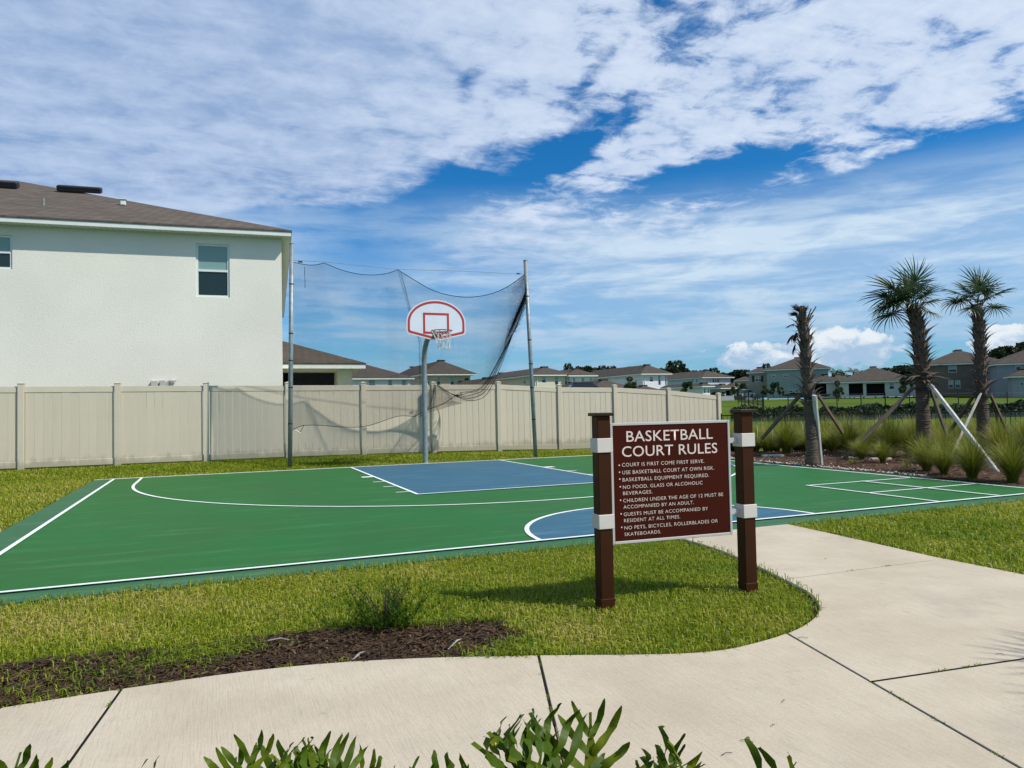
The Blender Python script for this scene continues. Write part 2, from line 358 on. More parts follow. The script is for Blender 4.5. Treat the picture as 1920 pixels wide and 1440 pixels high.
M['galv'] = mat('galvanised_steel', (.24, .28, .285), .5, .4, metal=.35, vary=.18, vscale=12, bump=(90, .15, .002))
M['net'] = mat('black_netting', (.012, .014, .018), .8, .2)
M['rope'] = mat('black_rope', (.015, .015, .02), .9, .2)
M['board'] = mat('white_backboard_paint', (.66, .70, .76), .35, .5, vary=.03)
M['red'] = mat('red_paint', (.42, .03, .022), .45, .5, vary=.08)
M['rimred'] = mat('dark_red_rim', (.20, .012, .01), .5, .5, vary=.2)
M['cord'] = mat('white_net_cord', (.66, .64, .6), .8, .2)
M['signbrown'] = mat('brown_sign_paint', (.046, .0062, .002), .55, .10, vary=.08)
M['postbrown'] = mat('brown_post_paint', (.040, .0125, .0035), .5, .14, vary=.15, vscale=2, bump=(30, .05, .003))
M['capbrown'] = mat('dark_brown_cap_paint', (.024, .009, .006), .45, .3, vary=.1)
M['band'] = mat('warm_white_paint', (.58, .55, .49), .5, .3, vary=.05)
M['signgrey'] = mat('light_grey_metal', (.46, .455, .42), .4, .5, vary=.05)
M['letter'] = mat('pale_lettering', (.68, .58, .51), .5, .4, vary=.03)
M['mulch'] = m_mulch('dark_mulch', (.045, .024, .014), (.15, .09, .05))
M['mulch_red'] = m_mulch('reddish_mulch', (.075, .035, .022), (.22, .14, .09))
M['chip'] = leafmat('mulch_chips', [(.018, .010, .005), (.055, .030, .014), (.13, .078, .036), (.32, .25, .15)], .9, .0, (0, .45, .85, 1))
M['grass'] = leafmat('lawn_grass_blades', [(.055, .12, .005), (.19, .275, .008), (.37, .39, .022), (.60, .48, .17)], .5, .45, (0, .35, .7, 1))
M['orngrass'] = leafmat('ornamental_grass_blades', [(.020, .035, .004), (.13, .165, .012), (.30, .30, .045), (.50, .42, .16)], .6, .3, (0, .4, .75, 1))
M['palmleaf'] = leafmat('palm_leaf', [(.018, .036, .012), (.055, .09, .026), (.13, .17, .055), (.26, .26, .09)], .42, .22, (0, .4, .8, 1), .5)
M['deadleaf'] = leafmat('dead_palm_leaf', [(.03, .018, .012), (.10, .06, .04), (.17, .12, .08)], .8, .1, (0, .5, 1))
M['trunk'] = m_wood('palm_trunk', (.12, .092, .068), (2, 2, 18))
M['boot'] = m_wood('palm_boot', (.135, .105, .085), (10, 10, 2))
M['wood_dark'] = m_wood('weathered_shaded_lumber', (.13, .105, .08)); M['wood_pale'] = m_wood('pale_lumber', (.62, .60, .54)); M['wood_grey'] = m_wood('grey_lumber', (.33, .31, .27))
M['iron'] = mat('black_iron', (.012, .012, .013), .5, .4)
M['tree'] = leafmat('oak_leaves', [(.010, .020, .006), (.022, .042, .010), (.05, .08, .016)], .6, .15, (0, .5, 1))
M['treelight'] = leafmat('young_tree_leaves', [(.025, .045, .012), (.05, .085, .02), (.10, .13, .03)], .6, .2, (0, .5, 1))
M['bark'] = m_wood('bark', (.07, .055, .045))
M['water'] = m_glass('pond_water', (.02, .03, .03), .08)
M['xanadu'] = leafmat('philodendron_leaves', [(.014, .045, .004), (.075, .125, .006), (.32, .32, .012)], .45, .25, (0, .5, 1), .15)
M['weed'] = leafmat('weed_leaves', [(.018, .045, .004), (.04, .095, .008), (.10, .18, .015)], .8, .3, (0, .5, 1), .05)
M['rock'] = mat('pale_rock', (.45, .41, .34), .9, .2, vary=.3, vscale=20)
M['tyre'] = mat('tyre_rubber', (.02, .02, .02), .8)
M['carwhite'] = mat('white_car_paint', (.75, .76, .78), .25, .6, vary=.02); M['cardark'] = mat('dark_car_paint', (.02, .022, .026), .25, .6, vary=.02)
M['cargrey'] = mat('grey_car_paint', (.16, .17, .18), .25, .6, vary=.02)

# ------------------------------------------------------------------ terrain
def sm(x, a, b):
    t = np.clip((x-a)/(b-a), 0, 1); return t*t*(3-2*t)
def ground_z(x, y):
    x = np.asarray(x, float); y = np.asarray(y, float)
    l, d = ld(x, y); r = l/np.maximum(d, 1)
    z = .12*sm(y, .3, 2.3)*sm(-x, -6.5, 2)                       # low bank at the foot of the fence
    z = z-.30*sm(x, 6.5, 10.5)*sm(y, -3, 3)-.25*sm(l, 9, 15)*sm(d, 17, 21)
    right = np.interp(d, [0, 24, 30, 41, 43, 57, 59, 62, 75, 137, 200, 400], [0, 0, .35, .76, -.2, -.2, .5, 1.02, 1.1, 2.3, 2.5, 1.0])
    left = np.interp(d, [0, 24, 40, 58, 137, 200, 400], [0, .0, .6, 1.4, 2.3, 2.5, 1.0])
    w = sm(r, .255, .30)
    bl = np.where(d > 22, right*w+left*(1-w), 0)
    return z+bl*sm(d, 22, 26)
ls = np.concatenate([np.linspace(-1.6, -.75, 8), np.linspace(-.7, .8, 101), np.linspace(.85, 2, 8)])
ds = np.concatenate([np.linspace(-6, 2, 6), np.linspace(3, 40, 75), np.linspace(40.5, 64, 48), np.linspace(66, 210, 40), [260, 400, 800, 1600, 3500]])
gv = []; 
for d in ds:
    for l in ls:
        L = l*max(d, 6)
        x = CC[0]+L*RNX-d*RNY; y = CC[1]+L*RNY+d*RNX
        gv.append((x, y, 0))
gv = np.array(gv); gv[:, 2] = ground_z(gv[:, 0], gv[:, 1])-.028
nl = len(ls); fi = np.array([(i*nl+j, i*nl+j+1, (i+1)*nl+j+1, (i+1)*nl+j) for i in range(len(ds)-1) for j in range(nl-1)])
gm = fast_mesh('ground', gv, fi, M['ground']); gm.shade_smooth()
tag(link('ground', gm), kind='structure')

def sheet(name, pts, z, mat_, thick=0., parent=None):
    b = MB()
    if thick: b.prism([(p[0], p[1]) for p in pts], z-thick, z)
    else: b.poly([(p[0], p[1], z) for p in pts])
    return b.build(name, mat_, parent)
def chaikin(pts, n=2, closed=False):
    for _ in range(n):
        q = [pts[0]] if not closed else []
        for a, b in zip(pts[:-1], pts[1:]):
            q += [.75*np.array(a)+.25*np.array(b), .25*np.array(a)+.75*np.array(b)]
        if not closed: q.append(pts[-1])
        pts = q
    return pts

# pond
b = MB(); q = [P(1330, 760, 40), P(2700, 760, 40), P(2700, 760, 61), P(1370, 760, 61)]
b.poly([(p[0], p[1], .08) for p in q]); tag(b.build('pond_water', M['water']), kind='structure')

# ------------------------------------------------------------------ court
XL, XR, YN = -6.63, 6.06, -10.38; LW = .05
court = sheet('court_slab', [(-7.0, .06), (-7.0, -10.72), (12.6, -10.72), (12.6, -10.2), (6.42, -9.8), (6.3, -9.8), (6.3, .06)], -.001, M['border'], .12)
tag(court, kind='structure')
def cs(name, pts, lvl, m): return sheet(name, pts, -.001+.004*lvl, M[m], parent=court)
cs('playing_surface', [(XL, 0), (XL, YN), (XR, YN), (XR, 0)], 1, 'green')
KW, KL = 1.83, 5.98
cs('key_paint', [(-KW, 0), (-KW, -KL), (KW, -KL), (KW, 0)], 2, 'blue')
CRr = 1.755
cs('centre_circle_paint', [(CRr*math.cos(t), YN+CRr*math.sin(t)) for t in np.linspace(0, math.pi, 49)], 2, 'blue')
def seg(a, b_, lvl=3, w=LW, name='court_line'):
    a = np.array(a, float); b_ = np.array(b_, float); t = (b_-a)/np.hypot(*(b_-a)); n = np.array([-t[1], t[0]])*w/2
    cs(name, [a-n, b_-n, b_+n, a+n], lvl, 'line')
seg((XL-LW/2, YN), (XR+6.3, YN), 4); seg((XL, YN+LW/2), (XL, -.0), 3); seg((XR, YN+LW/2), (XR, 0), 3)
seg((XL-LW/2, .0), (XR+LW/2, .0), 4, .045)
seg((-KW, -.03), (-KW, -KL), 3); seg((KW, -.03), (KW, -KL), 3); seg((-KW-LW/2, -KL), (KW+LW/2, -KL), 4)
def arc(cx, cy, r, t0, t1, n, lvl=3, w=LW):
    t = np.linspace(t0, t1, n); o = [(cx+(r+w/2)*math.cos(a), cy+(r+w/2)*math.sin(a)) for a in t]; i = [(cx+(r-w/2)*math.cos(a), cy+(r-w/2)*math.sin(a)) for a in t]
    b = MB(); z = -.001+.004*lvl; b.v = [(x, y, z) for x, y in i+o]; b.f = [(k, k+1, n+k+1, n+k) for k in range(n-1)]
    b.build('court_line', M['line'], court)
arc(0, YN, CRr, 0.014, math.pi-.014, 49)
arc(0, -1.52, 6.116, -math.pi, -.15, 97); seg((-6.116, -.03), (-6.116, -1.52))
for y, w in ((-2.62, .19), (-3.70, .05), (-4.60, .05), (-5.53, .05)):
    seg((-2.07, y), (-1.86, y), 3, w, 'lane_mark'); seg((2.07, y), (1.86, y), 3, w, 'lane_mark')
g = 1.129
GX = XR-2*g
for k in (1, 2): seg((GX if k == 2 else GX, YN+k*g), (XR, YN+k*g), 3, .045)
for k in (0, 1): seg((GX+k*g, YN+.02), (GX+k*g, YN+2*g+(.0225 if k == 0 else 0)), 5 if k else 4, .045)
b = MB(); b.box(-7.0, 6.3, .062, .16, -.10, .006); tag(b.build('court_edge_kerb', M['slab_edge']), kind='structure')

# ------------------------------------------------------------------ sidewalk
edge_px = [(-500, 1418), (-250, 1372), (0, 1328), (230, 1292), (500, 1253), (740, 1235), (1010, 1229), (1240, 1228), (1350, 1222), (1430, 1203), (1500, 1180), (1540, 1148), (1528, 1120), (1498, 1100), (1400, 1052), (1330, 1024), (1262, 1006)]
E2 = [G(*q)[:2] for q in edge_px]
Es = [np.array(p) for p in chaikin([np.array(e) for e in E2], 2)]
def right_edge(): return [np.array(G(*q)[:2]) for q in [(1512, 990), (1600, 1010), (1750, 1044), (1920, 1078)]]
RE = right_edge(); RE[0][1] = -10.74
RE.append(np.array([.95, -14.0])); 
walk = empty('sidewalk', (0, 0, 0)); tag(walk, kind='structure')
zt = .004
def clip_half(poly, p, n):
    out = []
    for i in range(len(poly)):
        a, b_ = poly[i], poly[(i+1) % len(poly)]; da, db = (a-p)@n, (b_-p)@n
        if da >= 0: out.append(a)
        if da*db < 0: out.append(a+(b_-a)*da/(da-db))
    return out
def slab(poly, z=zt):
    # straight outline with a soft tooled edge: top set in by 6 mm
    poly = [np.array(p) for p in poly]
    b = MB(); m = len(poly); b.v = []
    c = sum(poly)/m
    area = sum(poly[i][0]*poly[(i+1) % m][1]-poly[(i+1) % m][0]*poly[i][1] for i in range(m))
    if area < 0: poly = poly[::-1]
    def inset(k):
        r = []
        for i in range(m):
            a, p, q = poly[i-1], poly[i], poly[(i+1) % m]
            t1 = (p-a)/max(np.hypot(*(p-a)), 1e-6); t2 = (q-p)/max(np.hypot(*(q-p)), 1e-6); n = np.array([-(t1+t2)[1], (t1+t2)[0]])
            n = n/max(np.hypot(*n), 1e-6); r.append(p+n*k)
        return r
    rings = [(inset(0), z-.11), (inset(0), z-.008), (inset(.007), z)]
    for pts, zz in rings: b.v += [(p[0], p[1], zz) for p in pts]
    for r in range(2):
        for k in range(m): b.f.append((r*m+k, r*m+(k+1) % m, (r+1)*m+(k+1) % m, (r+1)*m+k))
    b.f.append(tuple(2*m+k for k in range(m)))
    b.build('paving_slab', M['concrete'], walk)
J1 = np.array([-5.13, -12.91]), np.array([-5.235, -13.72]); J2 = np.array([-3.12, -13.34]), np.array([-3.41, -14.15]); J3 = np.array([-1.64, -13.67]), np.array([-2.06, -15.16])
def nrm(J): d = (J[1]-J[0])/np.hypot(*(J[1]-J[0])); return np.array([-d[1], d[0]])
# front walk: between the curved edge and its near edge, cut at the joints
near = [np.array([-9.6, -14.7]), np.array([-5.9, -14.62]), np.array([-4.2, -14.85]), np.array([-3.0, -15.25]), np.array([-2.2, -15.9])]
i3 = min(range(len(Es)), key=lambda i: np.hypot(*(Es[i]-J3[0])))
J3 = (Es[i3].copy(), J3[1])
front = [p for p in Es[:i3+1]]+[J3[1]+(J3[1]-J3[0])*.5]+near[::-1]
cuts = [J1, J2]; n1, n2 = nrm(J1), nrm(J2)
gap = .004
s1 = 1 if ((np.array([0, -13.5])-J1[0])@n1) > 0 else -1; s2 = 1 if ((np.array([0, -13.5])-J2[0])@n2) > 0 else -1
slab(clip_half(front, J1[0]-n1*s1*gap, -n1*s1))
slab(clip_half(clip_half(front, J1[0]+n1*s1*gap, n1*s1), J2[0]-n2*s2*gap, -n2*s2))
n3 = nrm(J3); s3 = 1 if ((np.array([1, -13.5])-J3[0])@n3) > 0 else -1
slab(clip_half(clip_half(front, J2[0]+n2*s2*gap, n2*s2), J3[0]-n3*s3*gap, -n3*s3))
# branch to the court + right-hand apron
branch = [p for p in Es[i3:]]+[np.array([Es[-1][0], -10.735])]+RE+[np.array([2.6, -14.3]), np.array([2.6, -16.2]), J3[1]+(J3[1]-J3[0])*.5]
branch = clip_half(branch, J3[0]+n3*s3*gap, n3*s3)
J4 = np.array([-1.78, -14.36]), np.array([-.93, -14.45]); J5 = G(1470, 1087)[:2], G(1740, 1052)[:2]
n4, n5 = nrm(J4), nrm(J5); s4 = 1 if (np.array([0, -10.])-J4[0])@n4 > 0 else -1; s5 = 1 if (np.array([0, -10.])-J5[0])@n5 > 0 else -1
slab(clip_half(branch, J5[0]+n5*s5*.005, n5*s5))
slab(clip_half(clip_half(branch, J5[0]-n5*s5*.005, -n5*s5), J4[0]+n4*s4*.009, n4*s4))
slab(clip_half(branch, J4[0]-n4*s4*.009, -n4*s4))
# dirt showing in the joints
b = MB()
for J, k in ((J1, 1.), (J2, 1.), (J3, 1.2), (J4, 3.5), (J5, 1.05)):
    d = J[1]-J[0]; n = nrm(J)*.02; a, c = J[0]+d*(-.12 if J is J4 else .01), J[0]+d*k
    b.poly([(p[0], p[1], zt-.004) for p in (a-n, c-n, c+n, a+n)])
tag(b.build('joint_soil', M['screen']), kind='structure')

# mulch strip on the left of the sign
mul_px = [(-400, 1290), (-150, 1262), (0, 1243), (130, 1227), (300, 1212), (400, 1203), (520, 1186), (600, 1176), (680, 1170), (780, 1168), (850, 1158), (930, 1158), (985, 1180), (992, 1224)]
MUL = [np.array(G(*q)[:2]) for q in mul_px]+[np.array(G(*q)[:2]) for q in [(990, 1231), (740, 1237), (500, 1255), (230, 1294), (0, 1330), (-250, 1374), (-500, 1420)]]
tag(sheet('mulch_strip', MUL, -.016, M['mulch']), kind='structure')
# planting bed by the camera, and the bed behind the court
tag(sheet('front_bed', [(-9, -14.72), (-5.9, -14.64), (-4.2, -14.87), (-3.0, -15.27), (-2.2, -15.92), (-2.2, -19), (-9, -19)], -.01, M['mulch']), kind='structure')
BED = [(6.33, 2.3), (6.33, -9.77), (6.5, -9.84), (12.6, -10.24), (19, -10.2), (19, -2.2), (16.6, -2.6), (10.4, 2.4)]
b = MB(); bx = np.linspace(6.33, 19, 40); 
def bed_grid():
    xs = np.linspace(6.34, 19, 48); ys = np.linspace(-10.3, 2.4, 48); v = []; f = []
    for y in ys:
        for x in xs: v.append((x, y, float(ground_z(x, y))-.004+.02*math.sin(x*3+y)*math.sin(y*2.3)))
    for i in range(47):
        for j in range(47):
            cx, cy = (xs[j]+xs[j+1])/2, (ys[i]+ys[i+1])/2
            if inpoly(np.array([[cx, cy]]), BED)[0]: f.append((i*48+j, i*48+j+1, (i+1)*48+j+1, (i+1)*48+j))
    return v, f
def inpoly(pts, poly):
    x, y = pts[:, 0], pts[:, 1]; ins = np.zeros(len(pts), bool); n = len(poly)
    for i in range(n):
        x1, y1 = poly[i][0], poly[i][1]; x2, y2 = poly[(i+1) % n][0], poly[(i+1) % n][1]
        if y1 == y2: continue
        c = ((y1 > y) != (y2 > y)) & (x < (x2-x1)*(y-y1)/(y2-y1)+x1); ins ^= c
    return ins
b.v, b.f = bed_grid(); tag(b.build('mulch_bed', M['mulch_red']), kind='structure')

# ------------------------------------------------------------------ chips, rocks
def chips(name, poly, n, size, zf, tintf=None, mat_='chip'):
    poly = np.array([p[:2] for p in poly]); lo, hi = poly.min(0), poly.max(0); pts = RNG.uniform(lo, hi, (n*3, 2)); pts = pts[inpoly(pts, poly)][:n]
    k = len(pts); a = RNG.uniform(0, 2*math.pi, k); L = RNG.uniform(.4, 1, k)*size; w = L*RNG.uniform(.12, .3, k); tl = RNG.uniform(-.35, .35, k)
    u = np.c_[np.cos(a)*np.cos(tl), np.sin(a)*np.cos(tl), np.sin(tl)]*L[:, None]/2; s_ = np.c_[-np.sin(a), np.cos(a), RNG.uniform(-.5, .5, k)]*w[:, None]/2
    c = np.c_[pts, zf(pts[:, 0], pts[:, 1])+RNG.uniform(.004, .02, k)]
    v = np.stack([c-u-s_, c+u-s_*.6, c+u*.9+s_*.7, c-u*.8+s_], 1).reshape(-1, 3); f = np.arange(k*4).reshape(-1, 4)
    t = np.repeat(np.clip(RNG.beta(1.6, 2.4, k), 0, 1), 4)
    o = link(name, fast_mesh(name, v, f, M[mat_], t)); return o
tag(chips('mulch_chips', MUL, 11000, .055, lambda x, y: x*0-.016), 'dark bark chips and dry stems scattered on the strip beside the sidewalk', 'mulch', kind='stuff')
tag(chips('bark_litter', BED, 16000, .11, lambda x, y: ground_z(x, y)), 'reddish bark litter covering the bed behind the court', 'mulch', kind='stuff')
def rocks():
    vs, fs = [], []; k = 0
    for i in range(900):
        t = RNG.uniform(0, 1)
        if RNG.uniform() < .75: x = 6.36+abs(RNG.normal(0, .16)); y = 0.5-t*8.6
        else: x = RNG.uniform(6.4, 12); y = RNG.uniform(-9, 0)
        r = RNG.uniform(.012, .035); z = float(ground_z(x, y))+r*.4
        o = np.array([[1, 0, 0], [0, 1, 0], [-1, 0, 0], [0, -1, 0], [0, 0, .7], [0, 0, -.7]])*r*RNG.uniform(.6, 1.2, (6, 1))
        vs.append(o+[x, y, z]); fs += [(k+a, k+b_, k+4) for a, b_ in ((0, 1), (1, 2), (2, 3), (3, 0))]+[(k+b_, k+a, k+5) for a, b_ in ((0, 1), (1, 2), (2, 3), (3, 0))]; k += 6
    return link('pebbles', fast_mesh('pebbles', np.concatenate(vs), np.array(fs), M['rock']))
tag(rocks(), 'pale pebbles strewn along the court edge in the bed', 'pebbles', kind='stuff')
for i, (px, py, w, lab) in enumerate([(1449, 856, .5, 'pale flat edging stone left of the thin palm'), (1592, 860, .16, 'small pale edging stone between the thin palm and the shaggy palm'), (1650, 862, .45, 'pale flat edging stone in front of the dark grass clumps'), (1530, 864, .22, 'pale edging stone just behind the white prop')]):
    p = G(px, py); b = MB(); b.box(-w/2, w/2, -.09, .09, -.03, .045, .015)
    tag(b.build('edging_stone', M['rock'], loc=(p[0], p[1], float(ground_z(p[0], p[1]))), rot=(0, 0, -.35)), lab, 'stone', 'edging stones in the bed')

# ------------------------------------------------------------------ lawn grass
def blades(pts, zf, length, width, lean=.5, tint=None):
    k = len(pts); a = RNG.uniform(0, 2*math.pi, k); L = length*RNG.uniform(.55, 1.25, k); w = width*RNG.uniform(.7, 1.2, k); ln = RNG.uniform(.15, 1, k)*lean
    d = np.c_[np.cos(a), np.sin(a), np.zeros(k)]; s_ = np.c_[-np.sin(a), np.cos(a), np.zeros(k)]; up = np.array([0, 0, 1.])
    tw = RNG.uniform(-.6, .6, k); s_ = s_*np.cos(tw)[:, None]+up*np.sin(tw)[:, None]
    base = np.c_[pts, zf]
    mid = base+up*(L*.62)[:, None]+d*(L*ln*.28)[:, None]; tip = base+up*(L*(.98-.35*ln))[:, None]+d*(L*ln)[:, None]
    hw = (w/2)[:, None]
    v = np.stack([base-s_*hw*.7, base+s_*hw*.7, mid-s_*hw, mid+s_*hw, tip], 1).reshape(-1, 3)
    i = np.arange(k)[:, None]*5
    f = np.concatenate([i+[0, 1, 3], i+[0, 3, 2], i+[2, 3, 4]], 0)
    t = RNG.normal(0, .17, k)+(tint if tint is not None else .45)
    t = np.clip(np.repeat(t, 5), 0, 1); return v, f, t
def lumps(x, y, sc, seed=0):
    r = np.random.default_rng(seed); o = 0
    for i in range(7):
        a = r.uniform(0, 6.28); fq = sc*r.uniform(.5, 1.8); o = o+np.sin((x*math.cos(a)+y*math.sin(a))*fq+r.uniform(0, 6.28))
    return o/3.5
def lawn(name, label, poly, dens, length, width, holes=(), tint=.45, spots=(), thin=None, lean=.75):
    poly = np.array([p[:2] for p in poly]); lo, hi = poly.min(0), poly.max(0); A = np.prod(hi-lo)
    pts = RNG.uniform(lo, hi, (int(A*dens), 2)); pts = pts[inpoly(pts, poly)]
    for h in holes:
        jt = np.c_[lumps(pts[:, 0], pts[:, 1], 14, 21), lumps(pts[:, 0], pts[:, 1], 17, 22)]*.07
        pts = pts[~inpoly(pts+(jt if h is MUL else 0), h)]
    x, y = pts[:, 0], pts[:, 1]
    l, d = ld(x, y); vis = (np.abs(l) < d*.82+2.2) & (d > 0); pts = pts[vis]; x, y = pts[:, 0], pts[:, 1]
    keep = RNG.uniform(0, 1, len(pts)) < np.clip(.75+.3*lumps(x, y, 9, 5), .3, 1); pts = pts[keep]; x, y = pts[:, 0], pts[:, 1]
    t = tint+.10*lumps(x, y, 1.3, 1)+.10*lumps(x, y, 6, 2)
    for (sx, sy, r, a) in spots: t = t+a*np.exp(-((x-sx)**2+(y-sy)**2)/r**2)
    zf = ground_z(x, y)-.026
    v, f, t = blades(pts, zf, length*1.12, width, lean*1.6, t)
    o = link(name, fast_mesh(name, v, f, M['grass'], t)); return tag(o, label, 'grass', kind='stuff')
def edge_strip(path, side, w=.028):
    path = [np.array(p) for p in path]; out = []
    for i, p in enumerate(path):
        t = path[min(i+1, len(path)-1)]-path[max(i-1, 0)]; t = t/np.hypot(*t); n = np.array([-t[1], t[0]]); n = n if (np.array(side)-p)@n > 0 else -n; out.append(p+n*w)
    return path+out[::-1]
STR1 = edge_strip(Es[20:], (-3., -11.8)); STR2 = edge_strip(RE[:4], (4., -12.), .035)
for st_, nm in ((STR1, 'soil_edge'), (STR2, 'soil_edge')):
    b = MB(); n = len(st_)//2
    for i in range(n-1): b.poly([(*st_[i], -.014), (*st_[i+1], -.014), (*st_[2*n-2-i], -.014), (*st_[2*n-1-i], -.014)])
    tag(b.build(nm, M['screen']), kind='structure')
ISL = [p for p in Es]  # curved edge of the walk
front_lawn = [np.array([-9.5, -10.74])]+[np.array([Es[-1][0]+.02, -10.74])]+[p for p in Es[::-1]]+[np.array([-9.5, -13.0])]
sp = G(1080, 1185)
lawn('front_lawn', 'green and straw coloured turf between the court and the sidewalk, round the sign', front_lawn, 8600, .041, .0054, [MUL, STR1], .53,
     [(sp[0], sp[1], .30, .30), (-5.6, -10.95, .7, .2), (-4.2, -10.98, .8, .2), (-6.6, -11.2, .8, .2), (-3.1, -11.0, .5, .14), (-1.2, -12.9, .4, .1), (-2.2, -12.2, .5, -.08), (-1.6, -11.6, .8, -.05)])
lawn('right_lawn', 'bright turf to the right of the branch walk, below the court', [(1.02, -10.76), (12.5, -10.76), (12.5, -16)]+[(1.0, -14.0)]+[tuple(p) for p in RE[::-1][1:]], 3300, .05, .009, [STR2], .54, [(4.6, -10.95, .6, .15)])
lawn('left_lawn', 'mown turf left of the court sideline', [(-14, 2.5), (-7.02, 2.5), (-7.02, -10.7), (-14, -10.7)], 1500, .055, .012, [], .58, [(-7.2, -3, 1.2, .08), (-7.2, -6.5, 1., .1)])
lawn('fence_side_lawn', 'strip of turf between the court baseline and the vinyl fence', [(-7.0, .17), (6.3, .17), (6.33, 2.5), (-7.0, 2.5)], 1500, .06, .013, [], .50, [(-1.8, .9, .9, -.1)])
mt = np.array(MUL); pts = RNG.uniform(mt.min(0), mt.max(0), (120000, 2)); pts = pts[inpoly(pts, MUL)]
keep = lumps(pts[:, 0], pts[:, 1], 3.3, 11)+.72*sm(pts[:, 0], -4.3, -3.4)+.4*sm(pts[:, 1], -12.80, -12.50)*sm(pts[:, 0], -5.6, -4.5)-.25*sm(-pts[:, 0], 4.6, 5.2)+RNG.normal(0, .16, len(pts)) > .58; pts = pts[keep]
v, f, t = blades(pts, np.full(len(pts), -.02), .05, .005, 1.5, .34+.12*lumps(pts[:, 0], pts[:, 1], 8, 3))
tag(link('creeping_grass', fast_mesh('creeping_grass', v, f, M['grass'], t)), 'sparse runners of grass creeping over the dark mulch', 'grass', kind='stuff')
# longer blades flopping over the kerbs
def fringe():
    P_ = []
    for a, c in zip(Es[24:-1], Es[25:]):
        n = int(np.hypot(*(c-a))*60); t = RNG.uniform(0, 1, (n, 1)); P_.append(a+(c-a)*t+RNG.normal(0, .012, (n, 2)))
    for a, c, k in (((-9, -10.75), (-.4, -10.75), 130), ((1.0, -10.75), (9, -10.75), 90)):
        a, c = np.array(a), np.array(c); n = int(np.hypot(*(c-a))*k); t = RNG.uniform(0, 1, (n, 1)); P_.append(a+(c-a)*t+RNG.normal(0, .015, (n, 2)))
    for a, c in zip(RE[:3], RE[1:4]):
        n = int(np.hypot(*(c-a))*30); t = RNG.uniform(0, 1, (n, 1)); P_.append(a+(c-a)*t+RNG.normal(0, .012, (n, 2)))
    P_ = np.concatenate(P_); v, f, t = blades(P_, np.full(len(P_), -.01), .065, .0065, 1.3, .45)
    tag(link('edge_grass', fast_mesh('edge_grass', v, f, M['grass'], t)), 'ragged grass blades flopping over the concrete edges', 'grass', kind='stuff')
fringe()
def joint_weeds():
    pts = []
    for J, k, n in ((J1, 1., 22), (J2, 1., 60), (J3, 1.1, 90), (J4, 1.3, 60), (J5, 1., 26)):
        d = J[1]-J[0]; c = RNG.uniform(0, k, max(3, n//8)); t = np.clip(RNG.choice(c, n)+RNG.normal(0, .012, n), 0, 1.4)
        pts.append(J[0]+d*t[:, None]+RNG.normal(0, .0035, (n, 2)))
    pts = np.concatenate(pts); v, f, t = blades(pts, np.full(len(pts), -.005), .022, .0035, 1.2, .25)
    tag(link('joint_weeds', fast_mesh('joint_weeds', v, f, M['grass'], t)), 'tiny weeds rooted in the joints of the walk', 'weeds', kind='stuff')
joint_weeds()
# dry twigs on the walk
for k, (px, py, a, L, lab) in enumerate([(1548, 1050, .2, .03, 'short dark twig on the branch walk near the court'), (1875, 1230, -.6, .04, 'dark twig above the cross joint at the right'), (1470, 1318, .5, .03, 'small dark twig on the front walk, centre right'), (1505, 1199, -.4, .06, 'thin twig lying against the tip of the grass island'), (1363, 1418, .0, .05, 'thin dry stem near the bottom of the walk'), (1400, 1394, -.8, .05, 'curved dry stem on the front walk'), (1450, 1364, .3, .02, 'tiny dark leaf scrap on the front walk')]):
    p = G(px, py); b = MB(); b.tube([(-L/2, 0, .005), (0, .004, .009), (L/2, 0, .005)], .0013, 5)
    tag(b.build('twig', M['bark'], loc=(p[0], p[1], zt), rot=(0, 0, a)), lab, 'twig', 'twigs on the walk')

# ------------------------------------------------------------------ houses
def wall_mesh(Lx, Ly, z0, z1, front=(), side=(), depth=.09, sx=1):
    """closed box wall with recessed openings; front wall on y=0, side wall on x=0 (mirrored for sx=-1)"""
    b = MB()
    def panel(Lp, holes, tf):
        xs = sorted({0, Lp, *[h[0] for h in holes], *[h[2] for h in holes]}); zs = sorted({z0, z1, *[h[1] for h in holes], *[h[3] for h in holes]})
        for i in range(len(xs)-1):
            for j in range(len(zs)-1):
                cx, cz = (xs[i]+xs[i+1])/2, (zs[j]+zs[j+1])/2
                if any(h[0] < cx < h[2] and h[1] < cz < h[3] for h in holes): continue
                b.poly([tf(xs[i], 0, zs[j]), tf(xs[i+1], 0, zs[j]), tf(xs[i+1], 0, zs[j+1]), tf(xs[i], 0, zs[j+1])])
        for h in holes:
            dd = h[4] if len(h) > 4 else depth
            x0, a, x1, c = h[:4]
            b.poly([tf(x0, 0, a), tf(x0, 0, c), tf(x0, dd, c), tf(x0, dd, a)]); b.poly([tf(x1, 0, c), tf(x1, 0, a), tf(x1, dd, a), tf(x1, dd, c)])
            b.poly([tf(x0, 0, c), tf(x1, 0, c), tf(x1, dd, c), tf(x0, dd, c)]); b.poly([tf(x1, 0, a), tf(x0, 0, a), tf(x0, dd, a), tf(x1, dd, a)])
            b.poly([tf(x0, dd, a), tf(x1, dd, a), tf(x1, dd, c), tf(x0, dd, c)])
    panel(Lx, front, lambda u, d, z: (sx*u, d, z)); panel(Ly, side, lambda u, d, z: (sx*d, u, z))
    X = sx*Lx
    b.poly([(X, 0, z0), (X, Ly, z0), (X, Ly, z1), (X, 0, z1)]); b.poly([(0, Ly, z0), (X, Ly, z0), (X, Ly, z1), (0, Ly, z1)])
    b.poly([(0, 0, z1-.001), (X, 0, z1-.001), (X, Ly, z1-.001), (0, Ly, z1-.001)])
    return b
